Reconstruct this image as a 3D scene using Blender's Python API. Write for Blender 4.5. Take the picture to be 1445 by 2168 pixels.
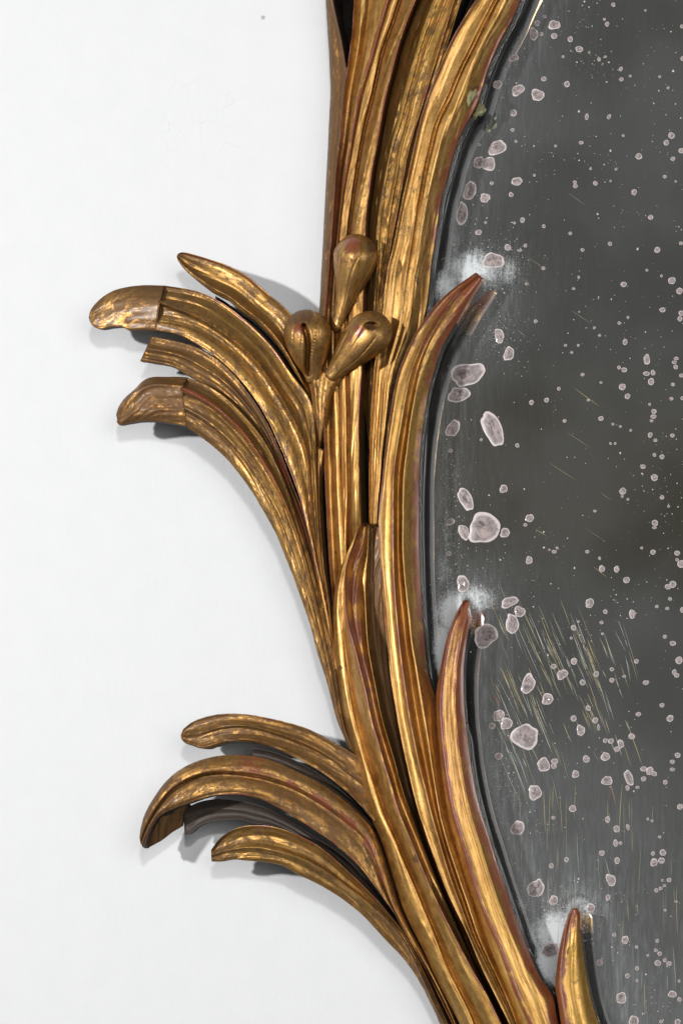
import bpy, math, random
import numpy as np
from mathutils import Vector

for o in list(bpy.data.objects):
    bpy.data.objects.remove(o, do_unlink=True)
scn = bpy.context.scene
C = scn.collection
random.seed(7)
RNG = np.random.default_rng(7)

# ---------------------------------------------------------------- camera
S = 0.00035            # metres per traced unit, measured on the wall
CX, CY = 722.5, 1084.0 # centre of the view on the wall
NX, NY = 2900.0, 2500.0  # where the camera stands: in front of the mirror's middle
D = 6000.0             # camera distance from the wall
ZM = 40.0              # mirror face above the wall

cam = bpy.data.cameras.new('camera')
cam.sensor_fit = 'VERTICAL'
cam.sensor_height = 24.0
cam.sensor_width = 24.0
cam.lens = 24.0 * D / 2168.0
cam.shift_x = (CX - NX) / 2168.0
cam.shift_y = (NY - CY) / 2168.0
cam.clip_end = 100
camo = bpy.data.objects.new('camera', cam)
camo.location = ((NX - CX) * S, -D * S, (CY - NY) * S)
camo.rotation_euler = (math.radians(90), 0, 0)
C.objects.link(camo)
scn.camera = camo

# ---------------------------------------------------------------- world (dim studio) and lamps
world = bpy.data.worlds.new('World')
scn.world = world
world.use_nodes = True
bg = world.node_tree.nodes['Background']
wt = world.node_tree
wg = wt.nodes.new('ShaderNodeTexCoord')
ws = wt.nodes.new('ShaderNodeSeparateXYZ')
wr = wt.nodes.new('ShaderNodeValToRGB')
wt.links.new(wg.outputs['Generated'], ws.inputs[0])
wt.links.new(ws.outputs['Z'], wr.inputs[0])
wt.links.new(wr.outputs[0], bg.inputs['Color'])
el = wr.color_ramp.elements
el[0].position, el[0].color = 0.0, (0.098, 0.099, 0.097, 1)
el[1].position, el[1].color = 1.0, (0.074, 0.076, 0.076, 1)
for pos, col in ((0.12, (0.088, 0.089, 0.086, 1)), (0.19, (0.068, 0.068, 0.063, 1)), (0.215, (0.052, 0.047, 0.036, 1)),
                 (0.25, (0.054, 0.050, 0.040, 1)), (0.275, (0.068, 0.068, 0.064, 1))):
    e = el.new(pos)
    e.color = col
bg.inputs['Strength'].default_value = 1.0

def lamp(name, loc, target, size, power, col):
    l = bpy.data.lights.new(name, 'AREA')
    l.shape = 'DISK'
    l.size = size
    l.energy = power
    l.color = col
    o = bpy.data.objects.new(name, l)
    o.location = loc
    o.rotation_euler = (Vector(target) - Vector(loc)).to_track_quat('-Z', 'Y').to_euler()
    C.objects.link(o)
    return o

lamp('studio_lamp_key', (-2.15, -2.55, 0.42), (0.0, 0, 0.05), 0.20, 75, (1.0, 0.992, 0.985))
lamp('studio_lamp_side', (0.95, -2.55, 0.62), (-0.05, 0, 0), 0.26, 20, (1.0, 0.992, 0.985))
lamp('added_fill_light', (2.0, -2.6, 0.1), (0, 0, 0), 1.8, 25, (0.985, 0.992, 1.0))  # soft fill added to lift the shade, kept out of the mirror's view

scn.view_settings.view_transform = 'Standard'
scn.view_settings.look = 'None'
scn.view_settings.exposure = 0.0
scn.view_settings.gamma = 1.0
scn.view_settings.use_curve_mapping = False
scn.render.engine = 'CYCLES'
scn.cycles.max_bounces = 6

# ---------------------------------------------------------------- helpers
def world_pts(P):
    """traced (x, y, height) -> real position in metres"""
    P = np.asarray(P, float)
    k = (D - P[..., 2]) / D
    x = NX + (P[..., 0] - NX) * k
    y = NY + (P[..., 1] - NY) * k
    return np.stack([(x - CX) * S, -P[..., 2] * S, (CY - y) * S], -1)

def catmull(pts, n):
    P = np.asarray(pts, float)
    if len(P) == 2:
        t = np.linspace(0, 1, n)[:, None]
        return P[0] * (1 - t) + P[1] * t
    Q = np.vstack([2 * P[0] - P[1], P, 2 * P[-1] - P[-2]])
    out = []
    for i in range(1, len(Q) - 2):
        p0, p1, p2, p3 = Q[i - 1], Q[i], Q[i + 1], Q[i + 2]
        t0 = 0.0
        t1 = t0 + max(np.linalg.norm(p1 - p0), 1e-4) ** .5
        t2 = t1 + max(np.linalg.norm(p2 - p1), 1e-4) ** .5
        t3 = t2 + max(np.linalg.norm(p3 - p2), 1e-4) ** .5
        t = np.linspace(t1, t2, 14, endpoint=False)[:, None]
        A1 = (t1 - t) / (t1 - t0) * p0 + (t - t0) / (t1 - t0) * p1
        A2 = (t2 - t) / (t2 - t1) * p1 + (t - t1) / (t2 - t1) * p2
        A3 = (t3 - t) / (t3 - t2) * p2 + (t - t2) / (t3 - t2) * p3
        B1 = (t2 - t) / (t2 - t0) * A1 + (t - t0) / (t2 - t0) * A2
        B2 = (t3 - t) / (t3 - t1) * A2 + (t - t1) / (t3 - t1) * A3
        out.append((t2 - t) / (t2 - t1) * B1 + (t - t1) / (t2 - t1) * B2)
    out.append(P[-1][None])
    R = np.vstack(out)
    d = np.r_[0, np.cumsum(np.linalg.norm(np.diff(R, axis=0), axis=1))]
    s = np.linspace(0, d[-1], n)
    return np.stack([np.interp(s, d, R[:, k]) for k in range(R.shape[1])], -1)

def spread(v, n):
    if np.isscalar(v):
        return np.full(n, float(v))
    v = np.asarray(v, float)
    if len(v) == 2:
        return np.linspace(v[0], v[1], n)
    k = np.linspace(0, 1, len(v))
    t = np.linspace(0, 1, n)
    h = k[1] - k[0]
    d = np.diff(v) / h
    m = np.zeros(len(v))
    m[0], m[-1] = d[0], d[-1]
    for q in range(1, len(v) - 1):       # monotone cubic
        m[q] = 0 if d[q - 1] * d[q] <= 0 else 2 * d[q - 1] * d[q] / (d[q - 1] + d[q])
    i = np.clip(np.searchsorted(k, t, 'right') - 1, 0, len(v) - 2)
    w = (t - k[i]) / h
    return ((2 * w ** 3 - 3 * w ** 2 + 1) * v[i] + (w ** 3 - 2 * w ** 2 + w) * h * m[i]
            + (-2 * w ** 3 + 3 * w ** 2) * v[i + 1] + (w ** 3 - w ** 2) * h * m[i + 1])

def wob(n_or_arr, seed, scale, octaves=3):
    """smooth 1-D noise built from sines, about -1..1"""
    r = np.random.default_rng(seed)
    x = np.asarray(n_or_arr, float)
    out = np.zeros_like(x)
    a = 1.0
    tot = 0
    f = 1.0 / scale
    for _ in range(octaves):
        for _ in range(3):
            out += a * np.sin(x * f * 6.28 * r.uniform(.6, 1.4) + r.uniform(0, 6.28))
        tot += a * 1.7
        a *= .55
        f *= 2.1
    return out / tot

def new_obj(name, verts, faces, mats, parent=None, smooth=True, fm=None, attrs=None):
    me = bpy.data.meshes.new(name)
    me.from_pydata([tuple(v) for v in verts], [], faces)
    for m in mats:
        me.materials.append(m)
    if fm is not None:
        me.polygons.foreach_set('material_index', np.asarray(fm, np.int32))
    me.polygons.foreach_set('use_smooth', np.full(len(me.polygons), smooth, bool))
    for k, a in (attrs or {}).items():
        a = np.asarray(a, np.float32)
        if a.ndim == 1:
            at = me.attributes.new(k, 'FLOAT', 'POINT')
            at.data.foreach_set('value', a)
        else:
            at = me.attributes.new(k, 'FLOAT_VECTOR', 'POINT')
            at.data.foreach_set('vector', a.ravel())
    me.update()
    o = bpy.data.objects.new(name, me)
    C.objects.link(o)
    if parent is not None:
        o.parent = parent
    return o

# ---------------------------------------------------------------- node helpers
class NT:
    def __init__(self, name):
        self.m = bpy.data.materials.new(name)
        self.m.use_nodes = True
        self.t = self.m.node_tree
        self.b = self.t.nodes['Principled BSDF']
        self.out = self.t.nodes['Material Output']
    def n(self, typ, **kw):
        nd = self.t.nodes.new(typ)
        for k, v in kw.items():
            setattr(nd, k, v)
        return nd
    def l(self, a, b):
        self.t.links.new(a, b)
    def put(self, sock, v):
        if hasattr(v, 'links') or hasattr(v, 'is_output'):
            self.l(v, sock)
        else:
            sock.default_value = v
    def attr(self, name, vec=False):
        a = self.n('ShaderNodeAttribute', attribute_name=name)
        return a.outputs['Vector'] if vec else a.outputs['Fac']
    def math(self, op, a, b=0.0, c=0.0, clamp=False):
        nd = self.n('ShaderNodeMath', operation=op, use_clamp=clamp)
        for s, v in zip(nd.inputs, (a, b, c)):
            self.put(s, v)
        return nd.outputs[0]
    def vmul(self, v, s):
        nd = self.n('ShaderNodeVectorMath', operation='MULTIPLY')
        self.l(v, nd.inputs[0])
        nd.inputs[1].default_value = s
        return nd.outputs[0]
    def noise(self, vec, scale, detail=5, rough=.55, dist=0.0):
        nd = self.n('ShaderNodeTexNoise')
        if vec is not None:
            self.l(vec, nd.inputs['Vector'])
        nd.inputs['Scale'].default_value = scale
        nd.inputs['Detail'].default_value = detail
        nd.inputs['Roughness'].default_value = rough
        nd.inputs['Distortion'].default_value = dist
        return nd.outputs['Fac']
    def step(self, v, a, b, lo=0.0, hi=1.0):
        nd = self.n('ShaderNodeMapRange', interpolation_type='SMOOTHSTEP')
        self.put(nd.inputs['Value'], v)
        nd.inputs['From Min'].default_value = a
        nd.inputs['From Max'].default_value = b
        nd.inputs['To Min'].default_value = lo
        nd.inputs['To Max'].default_value = hi
        return nd.outputs['Result']
    def mix(self, f, a, b):
        nd = self.n('ShaderNodeMix', data_type='RGBA')
        self.put(nd.inputs['Factor'], f)
        self.put(nd.inputs['A'], a) if False else None
        for s, v in ((nd.inputs[6], a), (nd.inputs[7], b)):
            if isinstance(v, tuple):
                s.default_value = v if len(v) == 4 else v + (1,)
            else:
                self.l(v, s)
        return nd.outputs[2]
    def mixf(self, f, a, b):
        nd = self.n('ShaderNodeMix', data_type='FLOAT')
        self.put(nd.inputs[0], f)
        self.put(nd.inputs[2], a)
        self.put(nd.inputs[3], b)
        return nd.outputs[0]

# ---------------------------------------------------------------- materials
def gold_material():
    t = NT('worn_water_gilding')
    flow = t.attr('flow', True)
    red = t.attr('red')
    dk = t.attr('dark')
    olive = t.attr('olive')
    pale = t.attr('pale')
    streak = t.noise(t.vmul(flow, (.9, 9.0, 1.0)), 1.0, 7, .66, .25)
    streak2 = t.noise(t.vmul(flow, (2.2, 40.0, 1.0)), 1.0, 4, .6, .1)
    mott = t.noise(t.vmul(flow, (5.0, 8.5, 1.0)), 1.0, 9, .74, .5)
    patch = t.noise(t.vmul(flow, (1.6, 3.0, 1.0)), 1.3, 9, .74, .8)
    fine = t.noise(t.vmul(flow, (40.0, 56.0, 1.0)), 1.0, 4, .7)
    speck = t.noise(t.vmul(flow, (17.0, 24.0, 1.0)), 1.0, 3, .5)
    # gold tone: warm to olive along the grain
    tone = t.math('ADD', t.math('MULTIPLY', streak, .45), t.math('MULTIPLY', mott, .55))
    g1 = t.mix(t.step(tone, .36, .64), (0.32, 0.152, 0.038), (0.65, 0.385, 0.130))
    g1 = t.mix(t.step(fine, .52, .70, 0, .38), g1, (0.19, 0.080, 0.022))
    g1 = t.mix(t.math('MULTIPLY', olive, t.step(patch, .35, .6, 0, .8)), g1, (0.44, 0.275, 0.052))
    g1 = t.mix(t.step(streak2, .56, .72, 0, .28), g1, (0.20, 0.088, 0.026))
    # dull toning that dims the leaf in patches
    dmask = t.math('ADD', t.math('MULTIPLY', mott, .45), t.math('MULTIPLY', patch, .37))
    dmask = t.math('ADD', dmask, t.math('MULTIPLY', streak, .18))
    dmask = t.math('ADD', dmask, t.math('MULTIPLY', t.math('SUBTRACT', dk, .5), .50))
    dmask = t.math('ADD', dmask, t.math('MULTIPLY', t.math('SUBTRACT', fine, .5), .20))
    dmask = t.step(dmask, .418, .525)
    # rubbed red clay
    rm = t.math('ADD', red, t.math('MULTIPLY', t.math('SUBTRACT', mott, .5), 1.3))
    rm = t.math('ADD', rm, t.math('MULTIPLY', t.math('SUBTRACT', fine, .5), .9))
    rm = t.step(rm, .32, .62)
    dots = t.step(speck, .69, .75, 0, .8)
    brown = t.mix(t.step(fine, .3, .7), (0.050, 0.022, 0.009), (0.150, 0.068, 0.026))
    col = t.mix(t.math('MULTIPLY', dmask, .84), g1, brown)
    redc = t.mix(t.step(patch, .35, .65), (0.19, 0.040, 0.017), (0.30, 0.080, 0.034))
    col = t.mix(t.math('MULTIPLY', rm, .9), col, redc)
    col = t.mix(dots, col, (0.05, 0.03, 0.018))
    col = t.mix(pale, col, (0.55, 0.48, 0.34))
    t.l(col, t.b.inputs['Base Color'])
    met = t.mixf(rm, t.mixf(dmask, .88, .55), .10)
    met = t.mixf(pale, met, 0.0)
    t.l(t.mixf(dots, met, .1), t.b.inputs['Metallic'])
    ro = t.math('ADD', .31, t.math('MULTIPLY', streak2, .24))
    ro = t.math('ADD', ro, t.math('MULTIPLY', t.math('SUBTRACT', mott, .5), .14))
    ro = t.math('ADD', ro, t.math('MULTIPLY', dmask, .17))
    t.l(t.mixf(rm, ro, .30), t.b.inputs['Roughness'])
    t.b.inputs['Coat Weight'].default_value = .08
    t.b.inputs['Coat Roughness'].default_value = .20
    bh = t.math('ADD', t.math('MULTIPLY', streak2, .7), t.math('MULTIPLY', fine, .30))
    bh = t.math('ADD', bh, t.math('MULTIPLY', mott, .35))
    bh = t.math('SUBTRACT', bh, t.math('MULTIPLY', rm, .10))
    bp = t.n('ShaderNodeBump')
    bp.inputs['Strength'].default_value = .19
    bp.inputs['Distance'].default_value = .0006
    t.l(bh, bp.inputs['Height'])
    t.l(bp.outputs[0], t.b.inputs['Normal'])
    return t.m

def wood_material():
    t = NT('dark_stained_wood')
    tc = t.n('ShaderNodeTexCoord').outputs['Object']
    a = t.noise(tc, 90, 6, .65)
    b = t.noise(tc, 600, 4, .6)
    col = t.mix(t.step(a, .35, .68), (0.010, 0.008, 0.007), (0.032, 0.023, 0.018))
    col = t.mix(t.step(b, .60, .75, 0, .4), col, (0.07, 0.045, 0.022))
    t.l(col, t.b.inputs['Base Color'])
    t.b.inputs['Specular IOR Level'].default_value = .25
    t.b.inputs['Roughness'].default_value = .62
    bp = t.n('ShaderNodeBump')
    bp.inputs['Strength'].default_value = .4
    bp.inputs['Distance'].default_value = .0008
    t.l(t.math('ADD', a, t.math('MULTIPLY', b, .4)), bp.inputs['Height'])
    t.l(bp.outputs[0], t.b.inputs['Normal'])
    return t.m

def wall_material():
    t = NT('white_painted_plaster')
    tc = t.n('ShaderNodeTexCoord').outputs['Object']
    drag = t.noise(t.vmul(tc, (330, 330, 120)), 1.0, 5, .6)
    lump = t.noise(tc, 45, 4, .55)
    grain = t.noise(tc, 900, 3, .6)
    # hairline cracks high on the left
    vo = t.n('ShaderNodeTexVoronoi', feature='DISTANCE_TO_EDGE')
    nz = t.n('ShaderNodeTexNoise')
    nz.inputs['Scale'].default_value = 60
    t.l(tc, nz.inputs['Vector'])
    ad = t.n('ShaderNodeVectorMath', operation='ADD')
    sc = t.n('ShaderNodeVectorMath', operation='SCALE')
    t.l(nz.outputs['Color'], sc.inputs[0])
    sc.inputs['Scale'].default_value = .012
    t.l(tc, ad.inputs[0])
    t.l(sc.outputs[0], ad.inputs[1])
    t.l(t.vmul(ad.outputs[0], (62, 62, 38)), vo.inputs['Vector'])
    vo.inputs['Scale'].default_value = 1
    line = t.step(vo.outputs['Distance'], .006, .022, 1, 0)
    dn = t.n('ShaderNodeVectorMath', operation='DISTANCE')
    t.l(tc, dn.inputs[0])
    dn.inputs[1].default_value = ((425 - CX) * S, 0, (CY - 255) * S)
    near = t.step(dn.outputs['Value'], .01, .062, 1, 0)
    crack = t.math('MULTIPLY', t.math('MULTIPLY', line, near), t.step(lump, .44, .56))
    # a small knock in the paint
    d2 = t.n('ShaderNodeVectorMath', operation='DISTANCE')
    t.l(tc, d2.inputs[0])
    d2.inputs[1].default_value = ((557 - CX) * S, 0, (CY - 37) * S)
    knock = t.step(t.math('ADD', d2.outputs['Value'], t.math('MULTIPLY', grain, .0022)), .0016, .0034, 1, 0)
    col = t.mix(t.step(lump, .3, .7), (0.858, 0.866, 0.878), (0.875, 0.882, 0.892))
    col = t.mix(t.math('MULTIPLY', crack, .10), col, (0.45, 0.45, 0.45))
    col = t.mix(t.math('MULTIPLY', knock, .75), col, (0.30, 0.30, 0.31))
    t.l(col, t.b.inputs['Base Color'])
    t.b.inputs['Roughness'].default_value = .62
    h = t.math('ADD', t.math('MULTIPLY', drag, .7), t.math('MULTIPLY', lump, 1.2))
    h = t.math('ADD', h, t.math('MULTIPLY', grain, .25))
    h = t.math('SUBTRACT', h, t.math('MULTIPLY', t.math('ADD', crack, knock), .5))
    bp = t.n('ShaderNodeBump')
    bp.inputs['Strength'].default_value = .22
    bp.inputs['Distance'].default_value = .0012
    t.l(h, bp.inputs['Height'])
    t.l(bp.outputs[0], t.b.inputs['Normal'])
    return t.m

def mirror_material():
    t = NT('old_silvered_glass')
    tc = t.n('ShaderNodeTexCoord').outputs['Object']
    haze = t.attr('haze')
    glare_cloud = t.attr('glare_cloud')
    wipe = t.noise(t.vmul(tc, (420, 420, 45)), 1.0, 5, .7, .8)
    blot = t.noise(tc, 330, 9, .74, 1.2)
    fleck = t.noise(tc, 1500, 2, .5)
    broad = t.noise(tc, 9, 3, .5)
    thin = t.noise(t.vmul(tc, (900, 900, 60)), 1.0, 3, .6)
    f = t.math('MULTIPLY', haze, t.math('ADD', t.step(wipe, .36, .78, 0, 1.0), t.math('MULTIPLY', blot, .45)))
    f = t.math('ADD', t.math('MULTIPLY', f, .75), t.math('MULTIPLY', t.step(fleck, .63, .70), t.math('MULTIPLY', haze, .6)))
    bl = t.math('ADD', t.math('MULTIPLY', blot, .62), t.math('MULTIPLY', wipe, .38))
    k = t.math('MULTIPLY', glare_cloud, t.math('ADD', -.65, t.math('MULTIPLY', bl, 3.2)))
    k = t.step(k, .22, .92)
    fl2 = t.step(t.math('ADD', fleck, t.math('MULTIPLY', glare_cloud, .10)), .64, .69)
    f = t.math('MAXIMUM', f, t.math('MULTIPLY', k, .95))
    f = t.math('MAXIMUM', f, t.math('MULTIPLY', fl2, t.math('MULTIPLY', t.math('POWER', glare_cloud, .5), .9)))
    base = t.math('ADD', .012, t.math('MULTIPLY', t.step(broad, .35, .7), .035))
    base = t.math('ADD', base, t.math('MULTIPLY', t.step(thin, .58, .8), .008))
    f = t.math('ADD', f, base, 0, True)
    gl = t.n('ShaderNodeBsdfGlossy')
    gl.inputs['Color'].default_value = (0.81, 0.82, 0.80, 1)
    gl.inputs['Roughness'].default_value = .02
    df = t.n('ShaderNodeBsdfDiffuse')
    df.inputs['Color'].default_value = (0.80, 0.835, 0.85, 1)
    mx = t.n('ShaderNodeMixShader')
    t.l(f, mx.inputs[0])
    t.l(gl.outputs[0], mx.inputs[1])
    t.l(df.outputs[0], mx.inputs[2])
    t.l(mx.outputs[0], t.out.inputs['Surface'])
    return t.m

def spot_material():
    t = NT('lifted_silvering')
    r = t.attr('rad')
    tc = t.n('ShaderNodeTexCoord').outputs['Object']
    oi = t.n('ShaderNodeObjectInfo').outputs['Random']
    off = t.n('ShaderNodeVectorMath', operation='ADD')
    t.l(tc, off.inputs[0])
    t.l(t.math('MULTIPLY', oi, 7.0), off.inputs[1])
    nz = t.noise(off.outputs[0], 1.7, 4, .6)
    rr = t.math('ADD', r, t.math('MULTIPLY', t.math('SUBTRACT', nz, .5), .45))
    inner = t.mix(t.step(nz, .36, .64), (0.26, 0.225, 0.222), (0.50, 0.40, 0.385))
    nz2 = t.noise(off.outputs[0], 1.1, 3, .55, .6)
    crease = t.math('MULTIPLY', t.step(t.math('ABSOLUTE', t.math('SUBTRACT', nz2, .5)), .012, .045, 1, 0), t.step(r, .45, .7, 1, 0))
    inner = t.mix(t.math('MULTIPLY', crease, .75), inner, (0.075, 0.065, 0.065))
    ring = t.mix(t.step(rr, .62, .78, 0, .6), inner, (0.29, 0.27, 0.275))
    col = t.mix(t.step(rr, .76, .93), ring, (0.76, 0.66, 0.64))
    t.l(col, t.b.inputs['Base Color'])
    t.b.inputs['Roughness'].default_value = .42
    t.b.inputs['Coat Weight'].default_value = .6
    t.b.inputs['Coat Roughness'].default_value = .06
    bp = t.n('ShaderNodeBump')
    bp.inputs['Strength'].default_value = .5
    bp.inputs['Distance'].default_value = .0008
    t.l(t.noise(off.outputs[0], 2.2, 3, .5), bp.inputs['Height'])
    t.l(bp.outputs[0], t.b.inputs['Normal'])
    return t.m

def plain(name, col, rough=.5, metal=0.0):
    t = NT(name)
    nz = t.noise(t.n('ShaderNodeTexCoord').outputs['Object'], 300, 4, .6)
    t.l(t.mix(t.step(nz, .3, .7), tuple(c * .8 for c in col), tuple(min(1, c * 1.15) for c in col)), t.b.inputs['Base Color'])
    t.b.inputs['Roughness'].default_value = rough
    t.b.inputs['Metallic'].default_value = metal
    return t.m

def scratch_material():
    t = NT('scratched_silvering')
    a = t.n('ShaderNodeAttribute', attribute_name='tint')
    t.l(a.outputs['Vector'], t.b.inputs['Base Color'])
    t.b.inputs['Roughness'].default_value = .5
    return t.m

GOLD = gold_material()
WOOD = wood_material()
WALL = wall_material()
MIRROR = mirror_material()
SPOT = spot_material()
SPECK = plain('pale_speck', (0.66, 0.61, 0.56), .5)
SCRATCH = scratch_material()
GREY = plain('greyed_wood_gap_shade', (0.052, 0.036, 0.026), .55)
PUTTY = plain('green_grey_putty', (0.27, 0.25, 0.12), .55)

# ---------------------------------------------------------------- the wall
w = 2.4
wall = new_obj('wall', [(-w, 0, -w), (w, 0, -w), (w, 0, w), (-w, 0, w)], [(0, 1, 2, 3)], [WALL], smooth=False)
wall['kind'] = 'structure'

# ---------------------------------------------------------------- the mirror (one thing)
mirror = bpy.data.objects.new('gilded_mirror', None)
C.objects.link(mirror)
mirror['label'] = 'antique mirror with carved gilded leaf frame and spotted glass on white wall'
mirror['category'] = 'mirror'

LEAF_NO = [0]

def g(p, z, r=0.0, w=4.0, b=0.0, d=0.0, dw=9.0):
    return dict(p=p, z=z, r=r, w=w, b=b, d=d, dw=dw)

def leaf(guides, th=30, dark=.35, olive=.3, red=0.0, name='leaf', parent=None, label=None,
         step=5.0, K=12, carve=.5, spots=(), rim=1.0, smooth=1, zmin=6.0, wallred=0.0, ragged=0.0, pale=0.0, gilt_tip=None, mat=None, glass=False):
    """A carved leaf lofted through guide lines (ridges, flutes, edges) from root to tip,
    with side walls and an underside."""
    LEAF_NO[0] += 1
    sd = LEAF_NO[0]
    L = max(np.linalg.norm(np.diff(np.asarray(q['p'], float), axis=0), axis=1).sum() for q in guides)
    M = int(max(24, min(320, L / step)))
    G = []
    for q in guides:
        xy = catmull(q['p'], M)
        if L > 700:
            sg = 3.5
            kk_ = np.arange(-12, 13)
            ker = np.exp(-(kk_ / sg) ** 2 / 2)
            ker /= ker.sum()
            pad = np.vstack([2 * xy[0] - xy[12:0:-1], xy, 2 * xy[-1] - xy[-2:-14:-1]])
            xy = np.stack([np.convolve(pad[:, c_], ker, 'valid') for c_ in (0, 1)], -1)
        G.append(np.column_stack([xy, spread(q['z'], M)]))
    cols, rw, hard = [], [], []
    for j in range(len(G) - 1):
        for k in range(K):
            wv = k / K
            c = G[j] * (1 - wv) + G[j + 1] * wv
            b = spread(guides[j]['b'], M)
            width = np.linalg.norm(G[j + 1][:, :2] - G[j][:, :2], axis=1)
            b = 1.45 * b * np.clip(width / 14.0, 0, 1)
            c[:, 2] += b * 4 * wv * (1 - wv)
            cols.append(c)
    cols.append(G[-1].copy())
    P = np.stack(cols, 1)                       # M x N x 3
    N = P.shape[1]
    # round the creases a little
    for _ in range(smooth):
        z = P[:, :, 2].copy()
        P[:, 1:-1, 2] = .25 * z[:, :-2] + .5 * z[:, 1:-1] + .25 * z[:, 2:]
    # distances across for wear around ridges
    seg = np.linalg.norm(np.diff(P[:, :, :2], axis=1), axis=2)
    across = np.concatenate([np.zeros((M, 1)), np.cumsum(seg, 1)], 1)
    mid = P[:, N // 2, :2]
    along = np.r_[0, np.cumsum(np.linalg.norm(np.diff(mid, axis=0), axis=1))]
    R = np.full((M, N), 0.0) + spread(red, M)[:, None]
    for j, q in enumerate(guides):
        rj = spread(q['r'], M)
        if rj.max() <= 0:
            continue
        brk = np.clip(1 + .45 * wob(along, sd * 31 + j, 90), 0, 1.3)
        d = across - across[:, j * K][:, None]
        if q['w'] < 6:
            P[:, :, 2] += 2.6 * np.clip(rj * 1.6, 0, 1)[:, None] * np.exp(-(d / 2.4) ** 2)
        R = np.maximum(R, (rj * brk)[:, None] * np.exp(-(d / (q['w'] * 1.35)) ** 2))
    DK = np.zeros((M, N))                       # darker strips along the channel floors
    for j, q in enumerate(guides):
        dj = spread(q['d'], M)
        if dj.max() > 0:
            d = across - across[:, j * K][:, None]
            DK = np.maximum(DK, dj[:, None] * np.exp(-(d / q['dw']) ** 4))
    # hand-cut unevenness: faint gouge lines along the grain, slow swells
    carv = np.zeros((M, N))
    for m in range(4):
        carv += wob(across + 5 * wob(along, sd * 7 + m, 900, 1)[:, None], sd * 13 + m, 15 + 6 * m, 2)
    edge = np.clip(np.minimum(across, across[:, -1:] - across) / 5.0, 0, 1)
    P[:, :, 2] += carve * .5 * carv * edge
    for m in range(5):
        wv2 = wob(across + 4 * wob(along, sd * 23 + m, 1100, 1)[:, None], sd * 29 + m, 46 + 11 * m, 1)
        on = np.clip(.35 + .9 * wob(along, sd * 37 + m, 330, 2), 0, 1)[:, None]
        P[:, :, 2] -= carve * 3.2 * on * np.exp(-(wv2 / .10) ** 2) * edge
    P[:, :, 2] += 1.2 * wob(along, sd * 3, 420, 1)[:, None] * edge
    # slightly irregular outline
    jig = 0.45
    for col, s2 in ((0, 1), (N - 1, 2)):
        a = wob(along, sd * 17 + s2, 150, 3) * jig
        if ragged:
            a = a + ragged * np.clip(wob(along, sd * 19 + s2, 22, 3), 0, 1)
        tg = np.gradient(P[:, col, :2], axis=0)
        nn = np.stack([-tg[:, 1], tg[:, 0]], -1)
        nn /= np.maximum(np.linalg.norm(nn, axis=1, keepdims=True), 1e-6)
        P[:, col, :2] += nn * a[:, None]
    Wp = world_pts(P)
    # edges: rounded lip, then a wall, then underside
    thv = spread(th, M) * S
    inw = Wp[:, -1] - Wp[:, 0]
    inw[:, 1] = 0
    wid = np.linalg.norm(inw, axis=1, keepdims=True)
    inw = inw / np.maximum(wid, 1e-6)
    def drop(edgepts, sgn):
        rows = []
        cap = np.minimum(thv, np.maximum(-edgepts[:, 1] - zmin * S, 1e-4))
        for f, ins in ((.045, -.35), (.12, -.45), (.38, .15), (.72, .8), (1.0, 2.2)):
            q = edgepts.copy()
            q[:, 1] += cap * f
            lim = np.minimum(np.abs(ins) * S * rim, wid[:, 0] * .3) * np.sign(ins)
            q += inw * (sgn * lim)[:, None]
            rows.append(q)
        return rows
    left = drop(Wp[:, 0], 1.0)
    right = drop(Wp[:, -1], -1.0)
    NB = 5
    under = []
    for k in range(1, NB):
        f = k / NB
        u = left[-1] * (1 - f) + right[-1] * f
        u[:, 1] -= np.minimum(.28 * thv, .18 * wid[:, 0]) * (4 * f * (1 - f))
        under.append(u)
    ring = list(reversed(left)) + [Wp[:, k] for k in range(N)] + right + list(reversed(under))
    nl = len(left)
    RG = np.stack(ring, 1)
    T = RG.shape[1]
    verts = RG.reshape(-1, 3)
    faces, fm = [], []
    for i in range(M - 1):
        for k in range(T):
            k2 = (k + 1) % T
            a, b_, c_, d_ = i * T + k, i * T + k2, (i + 1) * T + k2, (i + 1) * T + k
            faces.append((a, d_, c_, b_))
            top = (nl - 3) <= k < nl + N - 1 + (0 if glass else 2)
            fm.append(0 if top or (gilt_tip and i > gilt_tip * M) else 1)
    faces.append(tuple(range(T)))
    fm.append(1)
    faces.append(tuple(reversed([(M - 1) * T + k for k in range(T)])))
    fm.append(0)
    # attributes
    flow = np.zeros((M, T, 3))
    redA = np.zeros((M, T))
    ext_a = np.concatenate([np.repeat(across[:, :1], nl, 1) - np.arange(nl, 0, -1)[None] * 4.0, across,
                            across[:, -1:] + np.arange(1, nl + NB)[None] * 4.0], 1)
    flow[:, :, 0] = along[:, None] / 100
    flow[:, :, 1] = ext_a / 100
    flow[:, :, 2] = sd * 3.7
    redA[:, nl:nl + N] = R
    redA[:, :nl] = np.maximum(R[:, :1], wallred)
    redA[:, nl + N:] = np.maximum(R[:, -1:], wallred)
    darkA = np.repeat(spread(dark, M)[:, None], T, 1)
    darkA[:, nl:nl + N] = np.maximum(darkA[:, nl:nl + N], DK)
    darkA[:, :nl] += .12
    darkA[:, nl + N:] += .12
    if gilt_tip:
        ramp = np.clip((np.arange(M) / M - gilt_tip) / (1 - gilt_tip), 0, 1)[:, None]
        darkA[:, nl + N:] = .6 * (1 - ramp) + .1 * ramp
        redA[:, nl + N + 2:] *= .2
        darkA[:, :2] = 1.3
    img = np.zeros((M, T, 2))
    img[:, nl:nl + N] = P[:, :, :2]
    img[:, :nl] = P[:, :1, :2]
    img[:, nl + N:] = P[:, -1:, :2]
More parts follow.
